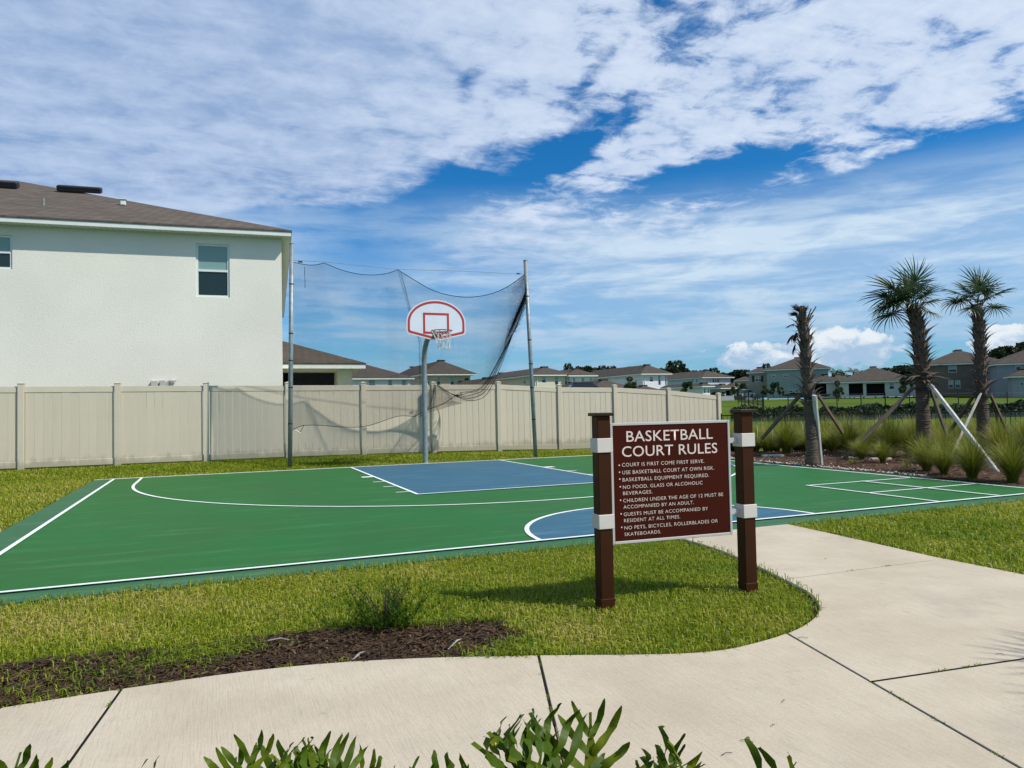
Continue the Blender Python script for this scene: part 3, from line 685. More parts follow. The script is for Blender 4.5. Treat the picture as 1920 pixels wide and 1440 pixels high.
def hip(x0, x1, y0, y1, z, pitch, ridge_cut=None):
    b = MB(); w, h = x1-x0, y1-y0; k = min(w, h)/2; zr = z+k*pitch; t = .05
    if w >= h: r = [(x0+k, (y0+y1)/2, zr), (x1-k, (y0+y1)/2, zr)]
    else: r = [((x0+x1)/2, y0+k, zr), ((x0+x1)/2, y1-k, zr)]
    c = [(x0, y0, z), (x1, y0, z), (x1, y1, z), (x0, y1, z)]; cb = [(p[0], p[1], z-t) for p in c]
    if w >= h: fs = [[c[0], c[1], r[1], r[0]], [c[2], c[3], r[0], r[1]], [c[1], c[2], r[1]], [c[3], c[0], r[0]]]
    else: fs = [[c[0], c[1], r[0]], [c[1], c[2], r[1], r[0]], [c[2], c[3], r[1]], [c[3], c[0], r[0], r[1]]]
    for f in fs: b.poly(f)
    for i in range(4): b.poly([cb[i], cb[(i+1) % 4], c[(i+1) % 4], c[i]])
    b.poly(cb[::-1]); return b, r, zr
def window(parent, u0, z0, u1, z1, face, sx, dd, blind=False, split='h', fm='trim', panes=1):
    """frame with its panes; face 'f' = front wall, 's' = side wall"""
    w = min(.06, (u1-u0)*.09); fr = MB(); 
    def bx(b, a, c, e, f, y0, y1): b.box(min(sx*a, sx*c), max(sx*a, sx*c), y0, y1, e, f) if face == 'f' else b.box(min(sx*y0, sx*y1), max(sx*y0, sx*y1), a, c, e, f)
    y0, y1 = dd-.055, dd-.004
    e = .002
    bx(fr, u0+e, u0+w, z0+e, z1-e, y0, y1); bx(fr, u1-w, u1-e, z0+e, z1-e, y0, y1); bx(fr, u0+w, u1-w, z1-w, z1-e, y0, y1); bx(fr, u0+w, u1-w, z0+e, z0+w, y0, y1)
    zm = (z0+z1)/2
    if split == 'h': bx(fr, u0+w, u1-w, zm-w*.5, zm+w*.5, y0-.006, y1)
    f = fr.build('window', M[fm], parent)
    cells = [(z0+w, zm-w*.5), (zm+w*.5, z1-w)] if split == 'h' else [(z0+w, z1-w)]
    for i, (a, c) in enumerate(cells):
        g_ = MB(); bx(g_, u0+w, u1-w, a, c, dd-.03, dd-.02); g_.build('pane', M['glass_blind'] if (blind and i == len(cells)-1) else M['glass'], f)
    return f
def house(name, label, o, rz, Lx, Ly, zg, ze, wallm, front=(), side=(), pitch=.376, oh=.3, fh=.18, sx=1, group=None, roofm='shingle_far', vents=(), fm='trim', ohx=None):
    ohx = oh if ohx is None else ohx
    root = empty(name, (o[0], o[1], 0), rz); tag(root, label, 'house', group)
    fo = [h for h in front]; so_ = [h for h in side]
    wall_mesh(Lx, Ly, zg, ze-fh, [h[:5] for h in fo], [h[:5] for h in so_], sx=sx).build('wall', wallm, root)
    x0, x1 = (-ohx, Lx+ohx) if sx == 1 else (-Lx-ohx, ohx)
    fa = MB(); fa.box(x0, x1, -oh, Ly+oh, ze-fh, ze-.0501, .0); fa.build('fascia', M['trim'], root)
    rf, r, zr = hip(x0-.02, x1+.02, -oh-.02, Ly+oh+.02, ze, pitch); ro = rf.build('roof', M[roofm], root)
    if name == 'townhouse':
        b = MB(); b.box(*sorted((sx*.25, sx*.36)), -.09, -.003, zg, ze-fh-.01); b.build('downspout', M['trim'], root)
    for face, hs in (('f', fo), ('s', so_)):
        for h in hs:
            kind = h[5] if len(h) > 5 else 'w'; dd = h[4]
            if kind == 'w': window(root, h[0], h[1], h[2], h[3], face, sx, dd, True, fm=fm)
            elif kind == 'd':   # dark screened opening
                g_ = MB()
                if face == 'f': g_.box(min(sx*h[0], sx*h[2]), max(sx*h[0], sx*h[2]), dd-.3, dd-.02, h[1], h[3])
                g_.build('screened_opening', M['screen'], root)
    if roofm == 'shingle_far':
        for p_ in r:
            if abs(p_[0]) < 60: b = MB(); b.box(-.55, .55, -.28, .28, -.12, .07, .03); b.build('ridge_vent', M['black'], root, loc=tuple(p_))
    return root, ro, r, zr

# the big house beside the court
HD = 21.0
Ec = P(546, 432, HD)
ang = math.atan2(.325, 1)                       # eave direction in camera coordinates
hu = np.array([RNX*math.cos(ang)-RNY*math.sin(ang), RNY*math.cos(ang)+RNX*math.sin(ang)]); hn = np.array([-hu[1], hu[0]])
OHB = .27; hrz = math.atan2(hu[1], hu[0]); Wc = Ec[:2]-hu*OHB+hn*.37
def hloc(px, py):
    p = VP(px, py, Wc, hn); return -float((p[:2]-Wc)@hu), float(p[2])   # distance to the left of the corner, height
w1 = [hloc(367, 456), hloc(431, 558)]; w2 = [hloc(-42, 438), hloc(23, 505)]
ZE = Ec[2]
OHF = .37
big, ro_big, rr, zr = house('two_storey_house', 'large pale stucco house with brown shingle hip roof rising behind the fence at left', Wc, hrz, 22, 18.4, -.2, ZE, M['stucco'],
    front=[(w1[1][0], w1[1][1], w1[0][0], w1[0][1], .09, 'w'), (w2[1][0], w2[1][1], w2[0][0], w2[0][1], .09, 'w')], pitch=.376, oh=OHF, ohx=OHB, fh=.17, sx=-1, roofm='shingle')
# ribbed soffit strips, vents and pipes
b = MB()
for i in range(150): b.box(-22+i*.147, -22+i*.147+.012, -OHF+.01, -.005, ZE-.17-.008, ZE-.17+.001)
tag(b.build('soffit_ribs', M['vinyl'], big), kind='stuff')
def roof_pt(px, py):   # on the front roof plane, local coordinates
    d = ray(px, py); o3 = np.array([Wc[0]-hn[0]*(OHF+.02), Wc[1]-hn[1]*(OHF+.02), ZE]); n3 = np.array([-hn[0]*.376, -hn[1]*.376, 1.])
    p = CC+((o3-CC)@n3)/(d@n3)*d; q = p[:2]-Wc; return float(q@hu), float(q@hn), float(p[2])
for (px, w) in ((-2, 1.15), (150, 1.35)):
    x, y, z = roof_pt(px, 352 if px < 100 else 362)
    b = MB(); b.box(-w/2, w/2, -.16, .16, .0, .20, .03); b.box(-w/2+.02, w/2-.02, -.20, -.15, .02, .08); b.build('roof_vent', M['black'], big, loc=(x, y, z+.03), rot=(math.atan(.376), 0, 0))
x, y, z = roof_pt(231, 385); b = MB(); b.box(-.07, .07, -.07, .07, 0, .17, .01); b.box(-.10, .10, -.10, .10, .17, .19, .005); b.build('exhaust_vent', M['trim'], big, loc=(x, y, z))
x, y, z = roof_pt(82, 385); b = MB(); b.tube([(0, 0, -.05), (0, 0, .2)], .03, 8); b.build('vent_pipe', M['galv'], big, loc=(x, y, z))
for k, (px, py, wd, hh) in enumerate(((290, 714, .17, .55), (306, 713, .15, .55))):
    u, z = hloc(px, py); b = MB(); b.box(-wd/2, wd/2, -.12, -.003, z-hh, z, .01); b.build('meter_box', M['signgrey'], big, loc=(-u, 0, 0))
u, z = hloc(314, 720); b = MB(); b.tube([(-u, -.06, z-.5), (-u, -.06, z+.02), (-u+.06, -.06, z+.09), (-u+.22, -.07, z+.10)], .035, 8); b.build('pipe_hood', M['signgrey'], big, smooth=True)

# houses seen over the fence: walls parallel to the court
def hx(px, oy, ox=0, along='x'):
    if along == 'x': return float(VP(px, 720, (0, oy), (0, 1))[0])
    return float(VP(px, 720, (ox, 0), (1, 0))[1])
def axis_house(name, label, d, xc, ye, xl, xr, wallm, wins=(), swins=(), Ly=None, Lx=None, zg=None, pitch=.376, oh=.35, fh=.22, sx=1, group=None, dark=(), fm='trim', big=1.0):
    o = P(xc, ye, d); ze = float(o[2])
    if sx == 1:
        if Lx is None: Lx = abs(hx(xr, o[1])-o[0])
    else:
        if Lx is None: Lx = abs(o[0]-hx(xl, o[1]))
    if Ly is None: Ly = abs(hx(xl, 0, o[0], 'y')-o[1])
    if zg is None: zg = float(ground_z(o[0], o[1]))-.3
    fr = []; sd = []
    for (a, t, c, bt) in wins:
        p, q = VP(a, t, o, (0, 1)), VP(c, bt, o, (0, 1)); u = sorted((sx*(p[0]-o[0]), sx*(q[0]-o[0]))); fr.append((max(.1, u[0]), max(zg+.1, q[2]), min(Lx-.1, u[1]), min(p[2], ze-fh-.05), .1, 'w'))
    for (a, t, c, bt) in dark:
        p, q = VP(a, t, o, (0, 1)), VP(c, bt, o, (0, 1)); u = sorted((sx*(p[0]-o[0]), sx*(q[0]-o[0]))); fr.append((max(.1, u[0]), max(zg+.05, q[2]), min(Lx-.1, u[1]), min(p[2], ze-fh-.05), 1.2, 'd'))
    for (a, t, c, bt) in swins:
        p, q = VP(a, t, o, (1, 0)), VP(c, bt, o, (1, 0)); u = sorted((p[1]-o[1], q[1]-o[1])); sd.append((u[0], q[2], u[1], p[2], .1, 'w'))
    return house(name, label, o, 0, Lx, Ly, zg, ze, wallm, fr, sd, pitch, oh, fh, sx, group, fm=fm)
SM = {k: m_stucco('stucco_'+k, c, .3) for k, c in dict(cream=(.62, .60, .46), white=(.72, .73, .73), greyish=(.42, .44, .40), tan=(.50, .44, .34), beige=(.32, .30, .22), teal=(.25, .32, .28), aqua=(.50, .53, .47), brown=(.155, .125, .095), blue=(.27, .29, .30), bluewhite=(.55, .6, .66), grey=(.30, .32, .34)).items()}
axis_house('garage_wing_house', 'low cream house with a wide dark opening just right of the big pale house', 27, 660, 682, 520, 0, SM['cream'], dark=[(520, 697, 634, 740)], Ly=14, Lx=12, sx=-1, oh=.42, fh=.2)
axis_house('townhouse', 'pale townhouse with white lit wall directly behind the cream garage wing', 90, 770, 708, 560, 0, SM['white'], sx=-1, Lx=13, wins=[(691, 710, 704, 728), (727, 710, 736, 728), (753, 710, 762, 728)], Ly=15, oh=.4)
axis_house('townhouse', 'tan townhouse behind the hoop pole with brown hip roof and three narrow windows', 98, 797, 701, 745, 882, SM['tan'], wins=[(799, 705, 806, 724), (819, 705, 826, 724), (844, 705, 852, 724)], Ly=22, oh=.7, pitch=.52)
axis_house('townhouse', 'pale townhouse with three windows immediately right of the right net post', 100, 1003, 702, 925, 1068, SM['cream'], wins=[(1016, 706, 1024, 718), (1040, 706, 1047, 722), (1059, 706, 1064, 722)], swins=[(981, 712, 986, 719)], Ly=22, oh=.5)
axis_house('townhouse', 'bright white townhouse end with three windows adjoining the pale one by the net post', 101.5, 1069, 703, 1050, 1113, SM['white'], wins=[(1074, 708, 1079, 722), (1090, 708, 1096, 720), (1106, 708, 1110, 722)], Ly=16, oh=.5, pitch=.42)
axis_house('low_house', 'low house whose plain brown roof shows between the net ropes and right pole', 78, 975, 727, 885, 0, SM['greyish'], Ly=14, sx=-1, oh=.4)
axis_house('townhouse', 'white two storey house with three windows in the middle distance behind the sign', 112, 1205, 700, 1122, 1251, SM['white'], wins=[(1218, 706, 1225, 716), (1234, 704, 1239, 722), (1247, 704, 1251, 722)], swins=[(1190, 712, 1194, 718)], Ly=22, oh=.6, pitch=.52)
axis_house('low_house', 'one storey house with broad brown roof in front of the white house with three windows', 84, 1188, 728, 1115, 0, SM['cream'], Ly=13, sx=-1, oh=.4)
axis_house('low_house', 'small low roofed house peeping over the fence below the white house with three windows', 100, 1232, 731, 1200, 0, SM['white'], Ly=8, sx=-1, oh=.4)
axis_house('porch_house', 'low house with white porch wall above the descending end of the fence', 104, 1318, 723, 1240, 1331, SM['white'], wins=[(1320, 727, 1323, 737), (1327, 727, 1330, 737)], Ly=22, oh=.5)
axis_house('townhouse', 'bluish white two storey house with a trio of windows behind the porch house', 150, 1318, 707, 1262, 1370, SM['bluewhite'], wins=[(1336, 709, 1340, 717), (1341, 709, 1344, 717), (1345, 709, 1349, 717)], swins=[(1296, 710, 1300, 717), (1304, 710, 1308, 717)], Ly=26, oh=.6)
axis_house('garage_house', 'small grey garage house above the end post of the fence', 135, 1352, 727, 1340, 1376, SM['grey'], Ly=10, oh=.5, dark=[(1361, 732, 1374, 742)])
axis_house('garage_house', 'grey house with pale garage front behind the white parked car', 150, 1374, 724, 1362, 1402, SM['greyish'], Ly=12, oh=.6)

# houses across the pond, turned towards the camera
RZ = -math.radians(45); rx = np.array([math.cos(RZ), math.sin(RZ)]); ry = np.array([-rx[1], rx[0]])
def pond_house(name, label, d, xl, xr, ye, yb, wallm, wins=(), dark=(), Ly=10, pitch=.42, oh=.45, fh=.25, inner=None, **kw):
    o = P(xl, ye, d); ze = float(o[2]); zg = float(P(xl, yb, d)[2])-.4
    def loc(px, py):
        p = VP(px, py, o, ry); return float((p[:2]-o[:2])@rx), float(p[2])
    Lx = loc(xr, ye)[0]; fr = []
    for (a, t, c, bt) in wins:
        u, z1 = loc(a, t); v, z0 = loc(c, bt); fr.append((u, z0, v, z1, .1, 'w'))
    for (a, t, c, bt) in dark:
        u, z1 = loc(a, t); v, z0 = loc(c, bt); fr.append((max(.1, u), z0, min(v, Lx-.1), min(z1, ze-fh-.05), 1.5, 'd'))
    return house(name, label, o, RZ, Lx, Ly, zg, ze, wallm, fr, (), pitch, oh, fh, 1, **kw)
r_ = pond_house('two_storey_house', 'beige two storey house with a black shuttered window left of the thin palm', 142, 1404, 1442, 698, 742, SM['beige'], wins=[(1416, 706, 1422, 715), (1422, 706, 1428, 715)], Ly=9)
o = r_[0]
for px in (1412, 1429):
    p = VP(px, 710, (o.location.x, o.location.y), ry); u = float((p[:2]-np.array(o.location[:2]))@rx); b = MB(); b.box(u-.2, u+.2, -.05, -.003, p[2]-.6, p[2]+.6); b.build('shutter', M['black'], o)
pond_house('two_storey_house', 'greenish grey two storey house directly behind the thin palm', 138, 1437, 1553, 693, 743, SM['teal'], wins=[(1446, 702, 1454, 708), (1469, 701, 1478, 707), (1479, 729, 1487, 736), (1490, 728, 1498, 735)], Ly=12, pitch=.4)
pond_house('patio_wing', 'low wing with a black covered patio right of the thin palm', 133, 1521, 1572, 716, 743, SM['greyish'], dark=[(1527, 720, 1550, 741)], Ly=9, pitch=.5)
pond_house('low_house', 'one storey house with pale brown roof half hidden behind the patio wing', 165, 1540, 1600, 712, 741, SM['tan'], Ly=13, pitch=.3)
r_ = pond_house('lakeside_house', 'pale aqua one storey house with two covered patio bays left of the shaggy palm', 130, 1572, 1716, 716, 741, SM['aqua'], wins=[(1667, 717.5, 1677, 730)], Ly=13, pitch=.42, dark=[(1591, 719.5, 1619, 741), (1624, 719.5, 1660, 741)])
pond_house('two_storey_house', 'brown two storey house between the two leafy palms', 122, 1738, 1882, 683, 739, SM['brown'], wins=[(1778, 686, 1794, 698), (1778, 713, 1788, 728), (1791, 713, 1801, 728)], Ly=13, pitch=.42)
pond_house('two_storey_house', 'blue grey two storey house at the right edge behind the rightmost palm', 112, 1870, 2040, 682, 740, SM['blue'], wins=[(1904, 681, 1915, 694)], Ly=13, pitch=.42)
pond_house('porch_wing', 'low porch wing with pale fascia at the far right edge', 106, 1898, 2010, 705, 741, SM['blue'], Ly=3, pitch=.5, wins=[(1913, 713, 1919, 722)])
pond_house('two_storey_house', 'distant beige house low on the horizon between the beige house and garages', 175, 1380, 1412, 713, 740, SM['beige'], Ly=9, pitch=.4)

# ------------------------------------------------------------------ vinyl fence
FY = 2.55
fence = empty('vinyl_fence', (0, FY, 0)); tag(fence, 'tan vinyl privacy fence of tongue and groove boards running behind the court', 'fence')
fx = [-10.7, -8.77, -6.84, -4.91, -2.98, -1.05, .88, 2.81, 4.735, 6.62, 8.57, 10.5]
ftop = [2.09, 2.08, 2.075, 2.07, 2.06, 2.05, 2.045, 2.04, 1.945, 1.92, 1.81, 1.63]
fbot = [.12, .12, .12, .12, .12, .105, .09, .06, .0, -.03, -.12, -.26]
post = MB(); post.box(-.064, .064, -.064, .064, 0, 1.0, .006); pm = post.mesh('post', M['vinyl'])
cap = MB(); cap.box(-.074, .074, -.074, .074, 0, .022, .004); n0 = len(cap.v); cap.v += [(-.068, -.068, .022), (.068, -.068, .022), (.068, .068, .022), (-.068, .068, .022), (0, 0, .045)]; cap.f += [(n0, n0+1, n0+4), (n0+1, n0+2, n0+4), (n0+2, n0+3, n0+4), (n0+3, n0, n0+4)]
cm = cap.mesh('post_cap', M['vinyl'])
for x, zt_, zb in zip(fx, ftop, fbot):
    h = zt_-zb-.02+.15; o = link('post', pm, fence, (x, 0, zb-.15), (0, 0, 0), (1, 1, h))
    c = link('post_cap', cm, o, (0, 0, 1.0), (0, 0, 0), (1, 1, 1/h))
PW = .1778
pk = MB(); pk.box(.0025, PW-.0025, -.011, .011, 0, 1.0, .0025); pkm = pk.mesh('picket', M['vinyl'])
for i in range(len(fx)-1):
    xa, xb = fx[i]+.064, fx[i+1]-.064; L = xb-xa
    ta, tb = ftop[i]-.075, ftop[i+1]-.075; ba, bb = fbot[i]+.04, fbot[i+1]+.04
    for (za, zb_, h0) in ((ta, tb, .14), (ba+.14, bb+.14, .14)):
        b = MB(); b.box(0, L, -.022, .022, -h0, 0, .004); b.v = [(v[0], v[1], v[2]+za+(zb_-za)*v[0]/L) for v in b.v]; b.build('rail', M['vinyl'], fence, loc=(xa, 0, 0))
    n = int(L/PW); off = (L-n*PW)/2
    xs = [(0, off)]+[(off+k*PW, PW) for k in range(n)]+[(off+n*PW, off)]
    for (x0, w) in xs:
        if w < .02: continue
        t = (x0+w/2)/L; z0 = ba+(bb-ba)*t+.12; z1 = ta+(tb-ta)*t-.12
        link('picket', pkm, fence, (xa+x0, RNG.normal(0, .0012), z0), (0, 0, 0), (w/PW, 1, z1-z0))

# ------------------------------------------------------------------ net posts, net, hoop
def npole(px0, py0, px1, py1, base, label, group=None):
    top = VP(px1, py1, (base[0], base[1]), (0, 1)); root = empty('net_post', (base[0], base[1], float(ground_z(base[0], base[1]))-.05))
    tag(root, label, 'post'); t = Vector((top[0]-base[0], .0, top[2]+.05))
    b = MB(); b.tube([(0, 0, 0), t*.5, t], .052, 14); b.build('pipe', M['galv'], root, smooth=True)
    b = MB(); b.tube([t, t+Vector((0, 0, .012)), t+Vector((0, 0, .03))], [.058, .055, .02], 14); b.build('cap', M['galv'], root, smooth=True)
    for f in (.82, .60, .48, .36, .2):
        b = MB(); c = t*f; b.tube([c-t.normalized()*.012, c+t.normalized()*.012], .056, 12); b.build('clamp', M['black'], root)
    return root, np.array(base+(0,))+np.array(t)
pL, topL = npole(543, 878, 547, 459, (-3.10, .81), 'tall galvanised net post left of the hoop, next to the big house')
pR, topR = npole(1004, 858, 985, 489, (2.98, .38), 'tall galvanised net post right of the hoop, leaning slightly inward')
def onl(px, py, y): return np.array(VP(px, py, (0, y), (0, 1)))
net = empty('sports_net', (0, 0, 0)); tag(net, 'sagging black ball net hung between two tall posts behind the hoop', 'net')
def yl(px): return .78+(px-551)/(980-551)*(-.44)
cable = [onl(549, 488, .80), onl(608, 491, .76), onl(746, 505, .62), onl(860, 508, .48), onl(982, 514, .38)]
b = MB(); b.tube(cable, .006, 5); b.build('cable', M['galv'], net)
for px, py in ((563, 491), (972, 513)):
    p = onl(px, py, yl(px)); b = MB(); b.tube([p+np.array([-.05, 0, 0]), p+np.array([.05, 0, 0])], .02, 6); b.build('turnbuckle', M['iron'], net)
tk = [(551, 492), (575, 497), (592, 497), (608, 493), (640, 507), (680, 516), (720, 515), (746, 506), (775, 524), (810, 545), (850, 556), (890, 558), (930, 549), (960, 533), (983, 515)]
bk = [(549, 806, 0), (566, 797, 0), (600, 797, 0), (640, 801, 0), (680, 801, 0), (706, 794, 0), (735, 783, 0), (752, 779, 0), (778, 781, .0), (800, 770, .25), (835, 758, .9), (880, 752, .9), (905, 740, .75), (935, 690, .45), (987, 565, 0)]
T0 = np.array([onl(x, y, yl(x)) for x, y in tk]); B0 = np.array([onl(x, y, yl(x)+e*1.6) for x, y, e in bk])
def crv(Pn, u):
    s_ = np.linspace(0, 1, len(Pn)); return np.stack([np.interp(u, s_, Pn[:, k]) for k in range(3)], -1)
# resample with smoothing
def smooth_poly(Pn, n=120):
    q = [np.array(p) for p in chaikin([p for p in Pn], 2)]; q = np.array(q)
    s_ = np.r_[0, np.cumsum(np.linalg.norm(np.diff(q, axis=0), axis=1))]; u = np.linspace(0, s_[-1], n); return np.stack([np.interp(u, s_, q[:, k]) for k in range(3)], -1)
def rs(Pn, n): return crv(Pn, np.linspace(0, 1, n))
def netsurf(Tt, Bb, nu, nv, r=.0012, sagm=.12, samples=24, seed=1, name='netting'):
    U = np.linspace(0, 1, nu); vs = []; fs = []; k = 0
    rr_ = np.random.default_rng(seed); ph = rr_.uniform(0, 6.28, 4)
    def S_(u, v):
        a, c = crv(Tt, u), crv(Bb, u); p = a*(1-v[..., None])+c*v[..., None]
        off = sagm*np.sin(v*math.pi)*(.35+.3*np.sin(u*9+ph[0])+.2*np.sin(u*21+ph[1]+v*3)); p[..., 1] += off; p[..., 0] += .03*np.sin(v*7+u*5+ph[2])*np.sin(v*math.pi); return p
    lines = []
    sv = np.linspace(0, 1, samples)
    for u in U: lines.append(S_(np.full(samples, u), sv))
    su = np.linspace(0, 1, samples*2)
    for v in np.linspace(0, 1, nv): lines.append(S_(su, np.full(samples*2, v)))
    for Ln in lines:
        n = len(Ln); t = np.gradient(Ln, axis=0); t /= np.linalg.norm(t, axis=1, keepdims=True)+1e-9
        a = np.cross(t, [0, 1., 0]); a /= np.linalg.norm(a, axis=1, keepdims=True)+1e-9; c = np.cross(t, a)
        ring = np.stack([Ln+r*(math.cos(th)*a+math.sin(th)*c) for th in (math.pi/2, math.pi*7/6, math.pi*11/6)], 1).reshape(-1, 3)
        vs.append(ring); i = np.arange(n-1)*3
        for j in range(3): fs.append(np.stack([k+i+j, k+i+(j+1) % 3, k+i+3+(j+1) % 3, k+i+3+j], 1))
        k += n*3
    o = link(name, fast_mesh(name, np.concatenate(vs), np.concatenate(fs), M['net']), net); return tag(o, kind='stuff')
nU = 60
Ts = rs(T0, 80); Bs = rs(B0, 80)
netsurf(Ts, Bs, 250, 170, seed=2)
# second, doubled fold behind the hoop pole caught on the fence post
F1 = np.array([onl(812, 722, 2.40), onl(806, 745, 2.0), onl(798, 762, 1.4), onl(790, 777, .75)]); F2 = np.array([onl(822, 722, 2.40), onl(846, 742, 2.1), onl(850, 752, 1.8), onl(868, 756, 1.3)])
netsurf(F1, F2, 60, 36, seed=4, sagm=.15, r=.0013)
F5 = np.array([onl(820, 721, 2.42), onl(845, 738, 2.1), onl(880, 742, 1.7), onl(910, 725, 1.2), onl(935, 680, .8), onl(962, 618, .5), onl(984, 560, .38)]); F6 = np.array([onl(820, 723, 2.42), onl(845, 748, 2.1), onl(885, 755, 1.7), onl(922, 735, 1.2), onl(948, 690, .8), onl(972, 625, .5), onl(987, 572, .38)])
netsurf(rs(F5, 40), rs(F6, 40), 130, 12, seed=8, sagm=.10, r=.0007)
F3 = np.array([onl(746, 508, .60), onl(757, 548, .62), onl(768, 590, .66), onl(785, 640, .7), onl(788, 778, .72)]); F4 = F3+np.array([.08, .02, 0])
netsurf(F3, F4, 110, 10, seed=5, sagm=.02)
def rope(pts, r=.008, name='rope'):
    q = smooth_poly(np.array(pts), 60); b = MB(); b.tube([tuple(p) for p in q], r, 5); b.build(name, M['rope'], net)
rope([onl(x, y, yl(x)) for x, y in tk[:4]], .008); rope([onl(x, y, yl(x)) for x, y in tk[3:8]], .008); rope([onl(x, y, yl(x)) for x, y in tk[7:]], .009)
rope([B0[0]]+[p for p in B0[1:9]], .007)
rope([onl(x, y, yl(x)+e) for x, y, e in [(778, 781, .0), (792, 772, .2), (800, 768, .5), (826, 760, .9), (845, 748, 1.4), (860, 738, 1.6)]], .009)
rope([onl(571, 500, .76), onl(572, 540, .76)], .006); rope([onl(551, 803, .8), onl(562, 813, .8), onl(570, 797, .78)], .006)
for e, (mx, my), (tx, ty) in ((0, (905, 752), (987, 565)), (.1, (897, 748), (985, 575)), (.2, (888, 744), (981, 590)), (.3, (876, 741), (975, 606)), (.35, (862, 740), (969, 620))):
    k = e*60
    rope([onl(820, 721, 2.42), onl(838, 734+e*3, 2.3), onl(856, 744-k*.1, 2.2), onl(880-k*.5, my-1+1.5-k*.1, 1.9), onl(mx-k*.2, my-4, 1.5), onl(918-k*.8, 733, 1.2), onl(938-k*.4, 690-k*.2, .9), onl(962, 625-k*.1, .6), onl(tx, ty, .38)], .0075)
rope([onl(815, 721, 2.42), onl(811, 745, 1.9), onl(803, 768, 1.0), onl(788, 781, .72)], .010)
rope([topR-np.array([.0, 0, .38]), onl(985, 540, .38), onl(987, 566, .38)], .005)
b = MB(); b.tube([tuple(onl(551, 805, .79)), tuple(onl(563, 812, .77))], .013, 6); b.build('rope_handle', M['letter'], net)

hoop = empty('basketball_hoop', (0, .24, 0)); tag(hoop, 'galvanised gooseneck basketball hoop with white fan backboard trimmed in red', 'basketball hoop')
b = MB(); pts = [(0, 0, -.1), (0, 0, 1.2), (0, 0, 2.35), (0, -.04, 2.62), (0, -.16, 2.84), (0, -.36, 2.98), (0, -.62, 3.05), (0, -1.02, 3.07)]
pts = [tuple(p) for p in smooth_poly(np.array(pts, float), 40)]; b.tube(pts, .063, 18); b.build('pole', M['galv'], hoop, smooth=True)
b = MB(); b.tube([(0, 0, .0), (0, 0, .02)], .075, 18); b.build('base_collar', M['signgrey'], hoop)
b = MB(); 
for sx_ in (-1, 1):
    b.tube([(0, -.80, 3.05), (sx_*.26, -1.10, 3.48)], .018, 8); b.tube([(0, -.95, 3.05), (sx_*.26, -1.10, 3.10)], .018, 8)
b.build('brace', M['galv'], hoop)
BX = -.01
def fan(rx_, zs, rz_, wb, zb, inset=0):
    q = []
    for t in np.linspace(0, math.pi, 33): q.append((BX+(rx_-inset)*math.cos(t), zs+(rz_-inset)*math.sin(t)))
    k = inset
    q += [(BX-rx_+k, 3.06+k*.5), (BX-rx_+.03+k, 3.015+k*.8), (BX-wb+k*.2, zb+k), (BX+wb-k*.2, zb+k), (BX+rx_-.03-k, 3.015+k*.8), (BX+rx_-k, 3.06+k*.5)]
    return q
o_ = fan(.70, 3.27, .53, .13, 2.885)
b = MB(); b.prism(o_[::-1], -1.165, -1.135, 'y'); b.build('backboard', M['board'], hoop)
bb_ = hoop.children[-1]
def ribbon(i0, i1, y, m, name):
    a, c = fan(.70, 3.27, .53, .13, 2.885, i0), fan(.70, 3.27, .53, .13, 2.885, i1); n = len(a); b = MB()
    b.v = [(p[0], y, p[1]) for p in a+c]; b.f = [(k, (k+1) % n, n+(k+1) % n, n+k) for k in range(n)]; b.build(name, m, bb_)
ribbon(.028, .08, -1.168, M['red'], 'red_border')
b = MB(); x0, x1, z0, z1, w = BX-.315, BX+.300, 3.02, 3.50, .05
for (a, c, e, f) in ((x0, x1, z1-w, z1), (x0, x1, z0, z0+w), (x0, x0+w, z0+w, z1-w), (x1-w, x1, z0+w, z1-w)): b.poly([(a, -1.168, e), (c, -1.168, e), (c, -1.168, f), (a, -1.168, f)])
b.build('shooting_square', M['red'], bb_)
b = MB(); RC = Vector((.0, -1.54, 3.055)); 
b.tube([tuple(RC+Vector((.228*math.cos(t), .228*math.sin(t), 0))) for t in np.linspace(math.pi/2+.001, math.pi/2+2*math.pi, 41)], .0105, 8); b.build('rim', M['rimred'], hoop, smooth=True)
b = MB(); b.box(-.09, .09, -1.20, -1.168, 2.95, 3.06, .008); b.box(-.055, .055, -1.33, -1.2, 3.03, 3.052); b.tube([(-.06, -1.19, 2.97), (-.15, -1.39, 3.05)], .010, 6); b.tube([(.06, -1.19, 2.97), (.15, -1.39, 3.05)], .010, 6); b.build('rim_bracket', M['rimred'], hoop)
b = MB(); n = 12; lv = [(0, .225), (.12, .19), (.22, .155), (.32, .135), (.42, .14)]
rn = random.Random(3)
def npnt(i, j):
    z, r = lv[j]; t = 2*math.pi*(i+(.5 if j % 2 else 0))/n; jx = .018*rn.uniform(-1, 1)*(j > 0)
    return (RC.x+r*math.cos(t)+jx+.012*j, RC.y+r*math.sin(t)+jx, RC.z-z+(.02*rn.uniform(-1, 1) if j else 0))
grid = [[npnt(i, j) for i in range(n)] for j in range(5)]
for j in range(4):
    for i in range(n):
        for di in ((0, -1) if j % 2 == 0 else (0, 1)):
            b.tube([grid[j][i], grid[j+1][(i+di) % n]], .0055, 4, False)
b.build('net', M['cord'], hoop)

